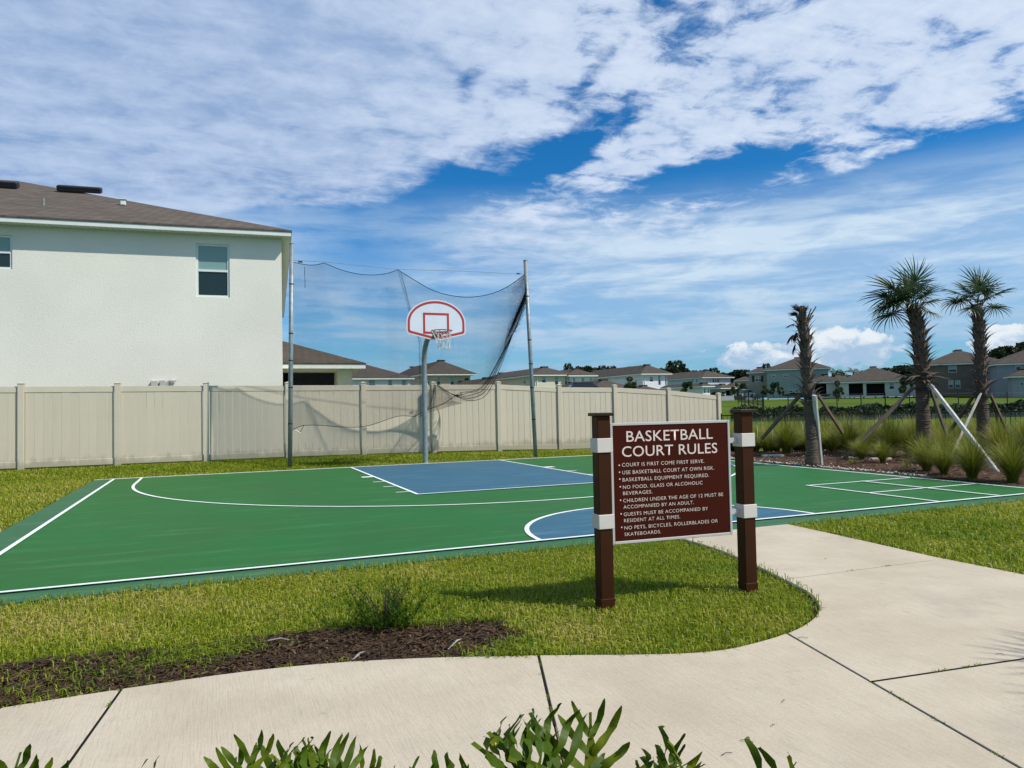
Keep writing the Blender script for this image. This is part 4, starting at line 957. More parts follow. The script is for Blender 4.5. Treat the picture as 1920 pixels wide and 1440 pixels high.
# ------------------------------------------------------------------ rules sign
SL, SR = np.array([-2.33, -12.66]), np.array([-1.225, -12.74]); sd_ = SR-SL; srz = math.atan2(sd_[1], sd_[0]); SLEN = float(np.hypot(*sd_))
sign = empty('court_rules_sign', (SL[0], SL[1], 0), srz); tag(sign, 'brown rules sign with white lettering on two brown posts standing on the grass island', 'sign')
for sxp in (0, SLEN):
    b = MB(); b.box(-.047, .047, -.047, .047, -.15, 1.25, .004); pst = b.build('post', M['postbrown'], sign, loc=(sxp, 0, 0))
    b = MB(); b.box(-.066, .066, -.066, .066, 1.25, 1.272, .004); b.build('post_cap', M['capbrown'], pst)
    for z0, z1 in ((1.010, 1.104), (.510, .604)):
        b = MB(); b.box(-.056, .056, -.056, .056, z0, z1, .003); b.build('white_band', M['band'], pst)
    b = MB(); b.box(-.0495, .0495, -.0495, .0495, -.03, .055, .002); b.build('base_sleeve', M['postbrown'], pst)
su = (SR-SL)/SLEN; sn = np.array([-su[1], su[0]])
PYF = -.015   # front face of the panel, in sign coordinates
def sloc(px, py):
    q = SL+sn*PYF; p = VP(px, py, q, sn); return float((p[:2]-q)@su), float(p[2])
a = [sloc(1143, 795), sloc(1150, 1021), sloc(1371, 786), sloc(1374, 1003)]
PX0, PX1 = (a[0][0]+a[1][0])/2, (a[2][0]+a[3][0])/2-.006; PZ0, PZ1 = (a[1][1]+a[3][1])/2, (a[0][1]+a[2][1])/2
fw = .018
fr = MB(); fr.box(PX0, PX0+fw, PYF, PYF+.04, PZ0, PZ1, .002); fr.box(PX1-fw, PX1, PYF, PYF+.04, PZ0, PZ1, .002); fr.box(PX0+fw, PX1-fw, PYF+.001, PYF+.04, PZ1-fw, PZ1, .002); fr.box(PX0+fw, PX1-fw, PYF+.001, PYF+.04, PZ0, PZ0+fw, .002)
fr.build('frame', M['signgrey'], sign)
b = MB(); b.box(PX0+fw, PX1-fw, PYF+.006, PYF+.032, PZ0+fw, PZ1-fw); panel = b.build('panel', M['signbrown'], sign)
for z in (1.056, .556):
    for (xa, xb) in ((.056, PX0), (PX1, SLEN-.056)):
        b = MB(); b.box(min(xa, xb-.004), xb, PYF+.004, PYF+.036, z-.018, z+.018); b.build('bracket', M['signgrey'], sign)
# lettering: lines measured on the panel (3.6x crop coordinates of the photo region starting at 1080,750)
def cl(x, y): return sloc(1080+x/3.6, 750+y/3.6)
LN = [("BASKETBALL", 343, 206, 281, 926, 188, 262, 1), ("COURT RULES", 313, 310, 383, 957, 285, 358, 1),
      ("COURT IS FIRST COME FIRST SERVE.", 313, 424, 449, 868, 400, 426, 0), ("USE BASKETBALL COURT AT OWN RISK.", 315, 475, 500, 935, 446, 472, 0),
      ("BASKETBALL EQUIPMENT REQUIRED.", 317, 524, 549, 901, 496, 521, 0), ("NO FOOD, GLASS OR ALCOHOLIC", 319, 575, 599, 857, 546, 571, 0), ("BEVERAGES.", 320, 617, 641, 518, 607, 632, 0),
      ("CHILDREN UNDER THE AGE OF 12 MUST BE", 321, 664, 689, 996, 626, 651, 0), ("ACCOMPANIED BY AN ADULT.", 323, 708, 732, 798, 681, 706, 0),
      ("GUESTS MUST BE ACCOMPANIED BY", 325, 757, 781, 893, 722, 747, 0), ("RESIDENT AT ALL TIMES.", 327, 800, 824, 706, 777, 802, 0),
      ("NO PETS, BICYCLES, ROLLERBLADES OR", 329, 848, 872, 960, 806, 831, 0), ("SKATEBOARDS.", 330, 892, 916, 577, 879, 903, 0)]
def text_mesh(body, x0, z0, x1, z1, bold):
    cu = bpy.data.curves.new('lettering', 'FONT'); cu.body = body; cu.size = 1; cu.offset = .003 if bold else -.006; cu.space_character = 1.02 if bold else 1.10
    cu.resolution_u = 3
    ob = bpy.data.objects.new('tmp', cu); COL.objects.link(ob); dg = bpy.context.evaluated_depsgraph_get(); me = bpy.data.meshes.new_from_object(ob.evaluated_get(dg))
    bpy.data.objects.remove(ob)
    co = np.empty(len(me.vertices)*3); me.vertices.foreach_get('co', co); co = co.reshape(-1, 3)
    xa, xb = co[:, 0].min(), co[:, 0].max(); capH = .729; zb = 0.
    X = x0+(co[:, 0]-xa)/(xb-xa)*(x1-x0); Z = z0+(co[:, 1]-zb)/capH*(z1-z0)
    new = np.c_[X, np.full(len(X), PYF+.0045), Z]; me.vertices.foreach_set('co', new.ravel()); me.materials.clear(); me.materials.append(M['letter']); me.update()
    return link('lettering', me, panel)
for body, xa, ta_, ba_, xb, tb_, bb2, bold in LN:
    p0, p1, p2, p3 = cl(xa, ba_), cl(xb, bb2), cl(xa, ta_), cl(xb, tb_)
    text_mesh(body, p0[0], (p0[1]+p1[1])/2, p1[0], (p2[1]+p3[1])/2, bold)
bx0 = cl(296, 560)[0]
for (x, y) in ((294, 441), (296, 488), (298, 534), (301, 586), (303, 677), (307, 769), (311, 860)):
    p = cl(x, y); r = .0052; b = MB(); b.poly([(p[0]+r*math.cos(t), PYF+.0045, p[1]+r*math.sin(t)) for t in np.linspace(0, 2*math.pi, 13)[:-1]][::1]); b.build('bullet', M['letter'], panel)

# ------------------------------------------------------------------ palms
def boot_mesh(seed):
    r = random.Random(seed); b = MB(); L = r.uniform(.26, .36); w = .062
    # sheath widening at the trunk, splitting to two prongs, curving outwards (+y) and up
    def sec(t): return (.0+.30*L*t+.55*L*t*t, L*t*(1-.25*t))
    n = 6
    for s_ in (-1, 1):
        base = len(b.v)
        for i in range(n+1):
            t = i/n; y, z = sec(t); sp_ = w*(1.15-.75*t) if t < .5 else w*(.775-.3*(t-.5)*2)*.9
            if t < .45: xi, xo = 0., s_*w*(1.1-.9*t)
            else: k = (t-.45)/.55; xi, xo = s_*(.0+.028*k), s_*(w*.66-.006*k)
            th = .012*(1-t)+.004
            b.v += [(xi, y-th, z), (xo, y-th*.3, z), (xo, y+th, z+.004), (xi, y+th*1.6, z+.004)]
        for i in range(n):
            a = base+i*4
            for k in range(4): b.f.append((a+k, a+(k+1) % 4, a+4+(k+1) % 4, a+4+k))
        b.f.append((base+n*4, base+n*4+1, base+n*4+2, base+n*4+3))
    return b.mesh('leaf_base', M['boot'], True)
BOOTS = [boot_mesh(i) for i in range(4)]
def frond_mesh(seed, R=.95, pet=.55, nseg=32, droop=1., spread=2.5, material='palmleaf', narrow=1.):
    r = np.random.default_rng(seed); V = []; Fc = []; T_ = []; k = 0
    def quadstrip(C_, W_, t):
        nonlocal k
        n = len(C_)
        for c, w in zip(C_, W_): V.append(c-w); V.append(c+w)
        for i in range(n-1): Fc.append((k+2*i, k+2*i+1, k+2*i+3, k+2*i+2))
        T_.extend([t]*2*n); k += 2*n
    # petiole: two crossed strips
    pts = [np.array([0, y, .12*math.sin(y/pet*1.4)]) for y in np.linspace(0, pet, 5)]
    quadstrip(pts, [np.array([.018-.002*i, 0, 0]) for i in range(5)], .55); quadstrip(pts, [np.array([0, 0, .012])]*5, .5)
    hub = pts[-1]; base_t = r.uniform(.25, .5)
    for i in range(nseg):
        a = (i/(nseg-1)-.5)*2*spread; a += r.normal(0, .03)
        st = hub+np.array([0, .16*max(0, math.cos(a*.6)), .0]); L = R*(.72+.28*math.cos(a*.7))*r.uniform(.88, 1.06)
        dirn = np.array([math.sin(a), math.cos(a), .10*math.cos(a*2)]); side = np.array([math.cos(a), -math.sin(a), 0]); up = np.array([0, 0, 1.])
        dr = droop*r.uniform(.25, .8); C_ = []; W_ = []
        for j in range(7):
            t = j/6; C_.append(st+dirn*L*t*(1-.15*dr*t*t)+up*(-dr*L*.42*max(0, t-.35)**1.6-.03*t)+up*.05*abs(math.sin(a))*t)
            wd = (.020 if t < .5 else .021*(1-(t-.5)/.5*.88))*narrow; wd = wd*(.45 if t == 0 else 1)
            W_.append(side*wd*.8+up*wd*.55*(1 if i % 2 else -1))
        quadstrip(C_, W_, np.clip(base_t+r.normal(0, .13), 0, 1))
    return fast_mesh('frond', np.array(V), np.array(Fc), M[material], np.array(T_))
FR = [frond_mesh(10+i, droop=(1.0, 1.5, 2.0)[i]) for i in range(3)]
DEAD = [frond_mesh(20+i, R=.42, pet=.18, nseg=16, droop=1.6, spread=.9, material='deadleaf') for i in range(2)]
def palm(label, axis, r0, r1, boots, bootscale, fronds, zb0, name='cabbage_palm', flare=1.0):
    """axis: list of 3D points up the trunk"""
    ax = np.array(axis); root = empty(name, tuple(ax[0])); tag(root, label, 'palm tree')
    A = ax-ax[0]; n = 26; q = smooth_poly(A, n); rad = [r0+(r1-r0)*i/(n-1)+.012*math.sin(i*2.1)+(.04*math.exp(-i/1.5)) for i in range(n)]
    b = MB(); b.tube([tuple(p) for p in q], rad, 16); b.build('trunk', M['trunk'], root, smooth=True)
    # ring scars on the bare part
    H = A[-1][2]
    b = MB()
    for i in range(34):
        z = zb0*H*(i+.5)/34; t = z/H; c = crv(q, np.array([t]))[0]; rr_ = r0+(r1-r0)*t+.006
        a0_ = random.uniform(0, 6.28); pts = [tuple(c+np.array([(rr_+.004*random.random())*math.cos(a0_+s_), (rr_+.004*random.random())*math.sin(a0_+s_), random.uniform(-.008, .008)])) for s_ in np.linspace(0, random.uniform(2.5, 5.5), 9)]
        b.tube(pts, .009, 4)
    b.build('ring_scars', M['boot'], root)
    for i in range(boots):
        t = zb0+(1-zb0)*(i+.5)/boots; c = crv(q, np.array([t]))[0]; a = i*2.39996+random.uniform(-.15, .15); rr_ = (r0+(r1-r0)*t)*.92
        s_ = bootscale*random.uniform(.85, 1.15)*(1+.25*flare*math.exp(-((t-zb0)/.08)**2)); tilt = random.uniform(-.05, .3)-flare*.5*math.exp(-((t-zb0)/.10)**2)
        o = link('leaf_base', BOOTS[i % 4], root, (c[0]-math.sin(a)*rr_, c[1]+math.cos(a)*rr_, c[2]-.05)); o.rotation_euler = Euler((tilt, 0, a), 'XYZ'); o.scale = (s_*1.15, s_, s_)
    top = A[-1]
    for (kind, a, el_, s_, roll, dz_) in fronds:
        me = (FR if kind < 3 else DEAD)[kind % 3 if kind < 3 else kind-3]
        o = link('frond', me, root, (top[0], top[1], top[2]+dz_)); o.rotation_euler = (Matrix.Rotation(a, 3, 'Z') @ Matrix.Rotation(el_, 3, 'X') @ Matrix.Rotation(roll, 3, 'Y')).to_euler(); o.scale = (s_, s_, s_)
    return root, q+ax[0]
# azimuths: angle of the frond's outward axis, measured from +y anticlockwise. Image right is about -113 deg, image left +68 deg.
def az_img(deg):    # deg: 0 = image right, 90 = away from the camera, 180 = image left, 270 = towards the camera
    v = np.array([RNX, RNY])*math.cos(math.radians(deg))+np.array([-RNY, RNX])*math.sin(math.radians(deg)); return math.atan2(-v[0], v[1])
dp1 = 15.25
g1 = G(1524, 873)
def axp(lst, d): return [P(x, y, d) for x, y in lst]
d1 = ld(g1[0], g1[1])[1]
palm1, ax1 = palm('thin braced palm with a nearly bare top, nearest the sign', axp([(1523, 876), (1521, 800), (1516, 745), (1512, 680), (1508, 620), (1503, 590)], d1), .112, .085, 66, .74,
    [(0, az_img(10), 1.35, .30, 0, -.2), (1, az_img(170), 1.3, .26, 0, -.15), (3, az_img(180), .9, .55, 0, -.12), (3, az_img(200), .5, .5, .3, -.15), (4, az_img(160), 1.1, .5, 0, -.1), (4, az_img(240), .2, .5, 0, -.25), (3, az_img(20), 1.0, .45, 0, -.1), (4, az_img(180), -.9, .62, 0, -.30), (3, az_img(190), -.4, .5, 0, -.18), (4, az_img(300), -1.0, .5, 0, -.3), (3, az_img(150), -1.2, .6, 0, -.45), (4, az_img(185), -1.3, .6, 0, -.2)], .42)
b = MB(); t0 = Vector(ax1[-1]-ax1[0])
for (dx_, dz_, r_2) in ((0, .30, .035), (.035, .30, .03), (-.03, .28, .028)):
    b.tube([t0+Vector((dx_*RNX, dx_*RNY, -.25)), t0+Vector((dx_*RNX, dx_*RNY, dz_-.12))], r_2, 7)
b.build('cut_bud', M['boot'], palm1)
for (dx_, dz_) in ((.30, .16), (.20, .12), (.24, -.02)):
    b = MB(); b.tube([t0+Vector((.02*RNX, .02*RNY, -.28)), t0+Vector((dx_*RNX, dx_*RNY, dz_))], .013, 5); b.build('petiole_stub', M['boot'], palm1)
g2 = G(1732, 855); d2 = ld(g2[0], g2[1])[1]
fr2 = []
rnd = random.Random(5)
for a, e_, s_, kd in [(178, .55, 1.02, 0), (172, .15, 1.05, 1), (188, -.25, 1.0, 2), (165, -.5, .95, 2), (200, -.05, 1.0, 1), (215, .4, .9, 1), (150, .75, .95, 0), (110, 1.15, .95, 0), (60, 1.1, .9, 0), (20, .8, .7, 1), (350, .2, .62, 2), (330, -.5, .6, 2), (290, .5, .75, 1), (250, 1.15, .95, 0), (240, -.1, .8, 2)]:
    fr2.append((kd, az_img(a), e_, s_*.75, rnd.uniform(-.5, .5), rnd.uniform(-.05, .10)))
palm2, ax2 = palm('tallest palm, full shaggy crown swept to the left and splayed leaf bases', axp([(1733, 858), (1731, 790), (1729, 720), (1727, 660), (1722, 620), (1712, 575)], d2), .158, .105, 78, 1.0, fr2, .50, flare=2.2)
g3 = G(1845, 852); d3 = ld(g3[0], g3[1])[1]
fr3 = []
for a, e_, s_, kd in [(180, -.05, .9, 2), (170, .35, .85, 1), (195, .0, .8, 2), (140, .8, .7, 0), (95, 1.3, .9, 0), (30, 1.0, .9, 0), (5, .35, .95, 1), (340, -.3, .75, 2), (290, .6, .7, 1), (250, 1.0, .85, 0), (220, -.5, .7, 2)]:
    fr3.append((kd, az_img(a), e_, s_*.68, rnd.uniform(-.5, .5), rnd.uniform(-.05, .06)))
palm3, ax3 = palm('rightmost palm, slimmer with a smaller crown', axp([(1846, 855), (1843, 790), (1839, 720), (1838, 660), (1836, 610), (1832, 570)], d3), .135, .095, 68, .82, fr3, .42)
fr4 = [(i % 3, i*2*math.pi/13, .25*math.sin(i*2.7)+.2, .78, .2, 0) for i in range(13)]
palm('palm standing beside the walk just out of the picture, throwing leaf shadows', [np.array([1.82, -17.22, 0]), np.array([1.77, -17.22, 1.5]), np.array([1.72, -17.22, 2.9])], .16, .13, 40, .9, fr4, .5)

# timber props
def prop(label, A_, B_, w, t, m_, roll=0.):
    A_, B_ = Vector(A_), Vector(B_); L = (B_-A_).length; q = (B_-A_).to_track_quat('Z', 'X')
    b = MB(); b.box(-w/2, w/2, -t/2, t/2, 0, L, .004); o = b.build('timber_prop', M[m_]); o.location = A_; o.rotation_euler = (q.to_matrix() @ Matrix.Rotation(roll, 3, 'Z')).to_euler(); return tag(o, label, 'timber prop', 'timber props bracing the palms')
def gp(px, py, dz=-.04):
    p = G(px, py); return (p[0], p[1], float(ground_z(p[0], p[1]))+dz)
def pt_at(px, py, d, off=0): return tuple(P(px, py, d+off))
prop('bright white upright prop on the thin palm', gp(1539, 871), pt_at(1527, 741, d1, -.22), .10, .05, 'wood_pale', .9)
prop('dark prop slanting down left from the thin palm', pt_at(1428, 823, d1+1.2), pt_at(1500, 741, d1, .05), .07, .045, 'wood_dark')
prop('dark prop slanting down right from the thin palm', pt_at(1580, 812, d1+1.0), pt_at(1534, 741, d1, .05), .07, .045, 'wood_dark')
prop('long dark prop slanting down left from the shaggy palm', gp(1578, 861), pt_at(1712, 727, d2, -.15), .075, .05, 'wood_dark')
prop('bright white prop slanting down right from the shaggy palm', gp(1871, 883), pt_at(1745, 722, d2, -.25), .085, .05, 'wood_pale', .2)
prop('dark steep prop right of the shaggy palm, below the white prop', gp(1792, 862), pt_at(1746, 732, d2, -.1), .09, .05, 'wood_dark')  # shadow side of this prop is put into its dark wood colour
prop('grey prop crossing behind the white one, slanting down left from the rightmost palm', gp(1776, 868), pt_at(1838, 740, d3, -.2), .11, .05, 'wood_grey', .4)
prop('thin dark prop behind, left of the rightmost palm', pt_at(1762, 838, d3+1.6), pt_at(1826, 741, d3, .1), .075, .05, 'wood_dark')
prop('dark prop slanting down right from the rightmost palm', pt_at(1890, 812, d3+1.2), pt_at(1857, 740, d3, .05), .08, .05, 'wood_dark')
for lab, axp_, py, r_c in (('dark strap round the thin palm', P(1518, 742, d1), 0, .165), ('dark strap round the shaggy palm', P(1730, 728, d2), 0, .215), ('dark strap round the rightmost palm', P(1840, 742, d3), 0, .18)):
    b = MB(); b.tube([(0, 0, -.03), (0, 0, .03)], r_c, 16, True); tag(b.build('palm_strap', M['black'], loc=tuple(axp_)), lab, 'strap')

# ------------------------------------------------------------------ ornamental grasses
def tuft_mesh(seed, n=420, H=.75, R=.5, w=.0065, tip=.35):
    r = np.random.default_rng(seed); a = r.uniform(0, 2*math.pi, n); L = H*r.uniform(.55, 1.2, n); ln = r.beta(1.6, 1.8, n)*R*1.3
    d = np.c_[np.cos(a), np.sin(a), np.zeros(n)]; s_ = np.c_[-np.sin(a), np.cos(a), np.zeros(n)]; base = d*(r.uniform(0, .09, n))[:, None]
    K_ = 6; V = []
    for j in range(K_):
        t = j/(K_-1); p = base+d*(ln*t**1.7)[:, None]+np.array([0, 0, 1.])*(L*(t-.42*(ln/R)*t**2.4))[:, None]; wd = w/2*(1-.85*t**2)
        V += [p-s_*wd, p+s_*wd]
    V = np.stack(V, 1).reshape(-1, 3); i = np.arange(n)[:, None]*2*K_; Fq = []
    for j in range(K_-1): Fq.append(i+[2*j, 2*j+1, 2*j+3, 2*j+2])
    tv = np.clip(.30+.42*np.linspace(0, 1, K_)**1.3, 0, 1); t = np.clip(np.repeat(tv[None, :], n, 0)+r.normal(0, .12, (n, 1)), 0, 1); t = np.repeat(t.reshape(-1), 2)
    return fast_mesh('tuft', V, np.concatenate(Fq, 0), M['orngrass'], t)
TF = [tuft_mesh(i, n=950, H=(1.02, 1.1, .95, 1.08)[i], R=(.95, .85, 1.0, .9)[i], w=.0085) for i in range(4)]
TALL = [tuft_mesh(20+i, n=620, H=1.0, R=.85, w=.009) for i in range(3)]
clumps = [(1615, 862, .55, 'low yellow tuft by the court edge between white prop and long dark prop', 2, 0), (1655, 868, .5, 'low tuft in front of the dark hearted clump left of the shaggy palm', 0, 0), (1770, 890, .6, 'low green clump between the spreading clump and the crossing props', 3, 0), (1418, 842, .7, 'pale clump half hidden by the right sign post', 3, 0), (1512, 846, .7, 'yellow green grass clump right behind the thin palm trunk', 2, 0), (1706, 856, .72, 'yellow green grass clump touching the left side of the shaggy palm trunk', 0, 0), (1768, 868, .7, 'grass clump between the shaggy palm and the fresh green clump', 3, 0), (1475, 850, .92, 'green grass clump with dark heart left of the thin palm trunk', 0, 0), (1441, 846, .7, 'pale grass clump right beside the right sign post', 2, 0), (1592, 849, .85, 'dark hearted grass clump right of the white prop of the thin palm', 1, 0), (1560, 846, .7, 'yellowish grass clump squeezed behind the white upright prop', 2, 0),
          (1672, 855, .85, 'dark hearted grass clump left of the shaggy palm', 3, 0), (1632, 845, .8, 'yellow green grass clump between two dark hearted clumps left of the shaggy palm', 2, 0), (1738, 884, .68, 'low spreading grass clump at the foot of the shaggy palm, near the court', 0, 0), (1823, 899, .72, 'fresh green grass clump below the crossing props', 1, 0), (1899, 905, .72, 'grass clump at the right edge, beside the foot of the long white prop', 3, 0),
          (1875, 862, .8, 'dark clump behind, right of the rightmost palm', 1, 0), (1790, 862, .7, 'yellow clump behind the crossing props', 2, 0)]
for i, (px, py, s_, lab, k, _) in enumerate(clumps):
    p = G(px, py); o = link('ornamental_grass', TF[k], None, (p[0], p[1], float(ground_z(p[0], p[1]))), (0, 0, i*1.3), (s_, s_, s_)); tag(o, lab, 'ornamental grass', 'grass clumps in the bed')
# back rows along the iron fence
iA = np.array([10.55, 2.5]); iB = np.array([17.3, -3.4])
bt = (iB-iA)/np.hypot(*(iB-iA)); bn = np.array([bt[1], -bt[0]]) if np.array([bt[1], -bt[0]])@(np.array([0, -10.])-iA) > 0 else np.array([-bt[1], bt[0]])
kk = 0
for row, (off, sc, n) in enumerate(((.6, .92, 17), (1.6, .86, 16), (2.8, .78, 14))):
    for i in range(n):
        p = iA+bt*(-.8+i*(10.4/n)+random.uniform(-.2, .2))+bn*(off+random.uniform(-.2, .2)); 
        o = link('ornamental_grass', TALL[(i+row) % 3], None, (p[0], p[1], float(ground_z(p[0], p[1]))-.02), (0, 0, random.uniform(0, 6)), (sc*1.2, sc*1.2, sc*random.uniform(1.0, 1.2)))
        tag(o, ('%s tussock from the left in the %s row of grasses by the iron fence' % (ORD[i], ('back', 'middle', 'front')[row])), 'ornamental grass', 'back rows of grass tussocks by the iron fence')
def plumes():
    b = MB(); r = random.Random(2)
    for (px, py) in [(1448, 800), (1420, 795), (1631, 792), (1640, 800), (1650, 790), (1592, 786), (1700, 812), (1900, 800), (1908, 790), (1913, 805), (1893, 792), (1890, 822), (1560, 800), (1610, 805), (1665, 800), (1765, 812), (1505, 790)]:
        p = Vector(P(px, py+8, 19.6)); b.tube([p+Vector((0, 0, -.35)), p, p+Vector((-.05*RNX, -.05*RNY, .12))], [.004, .012, .003], 5)
    return b.build('grass_plumes', M['cord'])
tag(plumes(), 'scattered pale seed plumes above the grass rows', 'seed plumes', kind='stuff')
# small weeds in the bed
for i, (px, py, lab) in enumerate([(1601, 871, 'small bright green weed near the court edge, right of the white prop'), (1700, 878, 'small weed by the court edge left of the low spreading clump')]):
    p = G(px, py); o = link('weed', tuft_mesh(50+i, 60, .2, .15, .006), None, (p[0], p[1], float(ground_z(p[0], p[1])))); tag(o, lab, 'weed')

# ------------------------------------------------------------------ iron fences
iron = empty('iron_fence', (iA[0], iA[1], 0), math.atan2(bt[1], bt[0])); tag(iron, 'black iron picket fence running from the end of the vinyl fence behind the palms', 'fence')
IL = 9.8; itop = .92
ip = MB(); ip.box(-.008, .008, -.008, .008, 0, 1.12); ipm = ip.mesh('picket', M['iron'])
NP = int(IL/.127)
for i in range(NP): link('picket', ipm, iron, (i*.127+.06, 0, itop-1.13))
for i in range(6):
    b = MB(); b.box(-.028, .028, -.028, .028, itop-1.5, itop+.05, .004); b.build('post', M['iron'], iron, loc=(i*1.93, 0, 0))
for z in (itop-.02, itop-1.05):
    b = MB(); b.box(0, IL, -.017, .017, z-.018, z+.018); b.build('rail', M['iron'], iron)
def far_fence(label, pts, d0, dth, h=1.15, ppx=None):
    q0 = P(*pts[0]); root = empty('pond_fence', (0, 0, 0)); tag(root, label, 'fence')
    Q = [P(px, py, dd) for px, py, dd in pts]; fill = MB()
    for a_, c_ in zip(Q[:-1], Q[1:]):
        L = np.linalg.norm((c_-a_)[:2]); n = max(1, int(round(L/2.4)))
        for i in range(n+1):
            t = i/n; p = a_+(c_-a_)*t
            b = MB(); b.box(-.035, .035, -.035, .035, -.3, h+.05); b.build('post', M['iron'], root, loc=tuple(p))
            if i < n and dth:
                for j in range(1, dth):
                    q = a_+(c_-a_)*(t+j/dth/n); fill.box(q[0]-.01, q[0]+.01, q[1]-.01, q[1]+.01, q[2]+.05, q[2]+h)
        for z in (h-.05, .12):
            b = MB(); b.tube([tuple(a_+np.array([0, 0, z])), tuple(c_+np.array([0, 0, z]))], .014, 4); b.build('rail', M['iron'], root)
    if fill.v: tag(fill.build('pickets', M['iron'], root), kind='stuff')
far_fence('thin black fence along the lawn across the pond', [(1432, 762, 72), (1660, 759, 73), (1935, 757, 73)], 0, 0, 1.15)
far_fence('short black fence corner at the end of the pond left of the thin palm', [(1384, 754, 84), (1404, 757, 78), (1430, 763, 72)], 0, 9, 1.15)

# dark planted bank beyond the water
def bank():
    r = np.random.default_rng(9); n = 26000
    l = r.uniform(1370, 1960, n); dd = r.uniform(57.5, 63.5, n)
    d_ = CF[None]+CR[None]*((l-960)/CP[0])[:, None]; p = CC+d_*dd[:, None]; x, y = p[:, 0], p[:, 1]; z = ground_z(x, y)
    H = .22+.25*lumps(x, y, 1.2, 4)+.15*lumps(x, y, 5, 6); H = np.clip(H, .08, 1)
    c = np.c_[x, y, z+r.uniform(0, 1, n)*H]; s_ = r.uniform(.06, .16, n)[:, None]
    u = r.normal(0, 1, (n, 3)); u /= np.linalg.norm(u, axis=1, keepdims=True); v = np.cross(u, r.normal(0, 1, (n, 3))); v /= np.linalg.norm(v, axis=1, keepdims=True)
    V = np.stack([c-u*s_, c+v*s_*.6, c+u*s_, c-v*s_*.6], 1).reshape(-1, 3); t = np.repeat(np.clip(r.beta(1.5, 3, n), 0, 1), 4)
    return link('bank_planting', fast_mesh('bank_planting', V, np.arange(4*n).reshape(-1, 4), M['tree'], t))
tag(bank(), 'dark low planting along the far bank of the pond', 'planting', kind='stuff')

# ------------------------------------------------------------------ trees
def crown_mesh(seed, n=5200, lobes=20, leaf=.10, m='tree'):
    """crown within a unit box, base at z=0 top about 1"""
    r = np.random.default_rng(seed); C_ = []; 
    for i in range(lobes):
        a = r.uniform(0, 6.28); rd = r.uniform(0, .42)**1.0; C_.append((rd*math.cos(a), rd*math.sin(a), r.uniform(.30, .92)-rd*.45, r.uniform(.08, .20)))
    C_ = np.array(C_); k = r.integers(0, lobes, n); dirv = r.normal(0, 1, (n, 3)); dirv /= np.linalg.norm(dirv, axis=1, keepdims=True)
    rad = C_[k, 3]*r.uniform(.55, 1.12, n)**.6; c = C_[k, :3]+dirv*rad[:, None]*[1, 1, .8]
    u = r.normal(0, 1, (n, 3)); u /= np.linalg.norm(u, axis=1, keepdims=True); v = np.cross(u, r.normal(0, 1, (n, 3))); v /= np.linalg.norm(v, axis=1, keepdims=True); s_ = leaf*r.uniform(.25, .6, n)[:, None]
    V = np.stack([c-u*s_, c+v*s_*.7, c+u*s_, c-v*s_*.7], 1).reshape(-1, 3); t = np.repeat(np.clip(r.normal(.4, .2, n), 0, 1), 4)
    return fast_mesh('crown', V, np.arange(4*n).reshape(-1, 4), M[m], t)
def trunk_mesh(seed):
    r = random.Random(seed); b = MB(); b.tube([(0, 0, -.06), (.01, .0, .2), (.0, .02, .45)], [.035, .026, .018], 7)
    for i in range(5):
        a = r.uniform(0, 6.28); b.tube([(0, .01, .22+.04*i), (.12*math.cos(a), .12*math.sin(a), .38+.06*i), (.24*math.cos(a), .24*math.sin(a), .5+.06*i)], [.014, .009, .004], 5)
    return b.mesh('trunk', M['bark'], True)
CRW = [crown_mesh(i) for i in range(4)]; CRL = [crown_mesh(30+i, 2200, 8, .10, 'treelight') for i in range(3)]; TRK = [trunk_mesh(i) for i in range(2)]
def tree(label, px, ytop, wpx, d, k=0, light=False, cat='tree', group=None, name='oak_tree', ybase=None, squash=1.):
    top = P(px, ytop, d); zg = float(ground_z(top[0], top[1])) if ybase is None else float(P(px, ybase, d)[2]); H = top[2]-zg; Wd = wpx*d/CP[0]
    root = empty(name, (top[0], top[1], zg), k*1.1); tag(root, label, cat, group)
    s_ = Wd/.95
    link('crown', (CRL if light else CRW)[k % (3 if light else 4)], root, (0, 0, 0), (0, 0, 0), (s_, s_, H/1.0)); link('trunk', TRK[k % 2], root, (0, 0, 0), (0, 0, 0), (min(s_, H), min(s_, H), H))
    return root
far = [(1068, 684, 22, 0), (1082, 682, 26, 2), (1100, 680, 40, 1), (1118, 683, 34, 3), (1132, 688, 24, 0), (1178, 683, 26, 2), (1200, 686, 24, 1), (1232, 686, 30, 1), (1252, 689, 26, 3), (1270, 679, 44, 0), (1300, 692, 30, 2), (1322, 688, 40, 1), (1150, 689, 30, 0), (1216, 688, 24, 2), (1284, 684, 34, 3), (1340, 692, 26, 0), (1376, 690, 34, 2), (1396, 688, 44, 3), (1414, 692, 30, 1), (1438, 684, 22, 0), (1352, 696, 26, 3)]
for i, (px, yt, w, k) in enumerate(sorted(far)):
    tree('%s from the left among the dark skyline oaks left of the thin palm' % ORD[i], px, yt-2, w*1.9, 215, k, group='oaks on the skyline left of the thin palm')
for i, (px, yt, w) in enumerate(sorted([(1575, 697, 26), (1592, 699, 22), (1662, 690, 34), (1678, 684, 40), (1697, 678, 50), (1712, 690, 36), (1745, 700, 30), (1640, 694, 26), (1618, 697, 26), (1655, 696, 30)])):
    tree('%s from the left among the skyline oaks between the thin palm and shaggy palm' % ORD[i], px, yt-1, w*1.7, 205, i, group='oaks on the skyline between the palms')
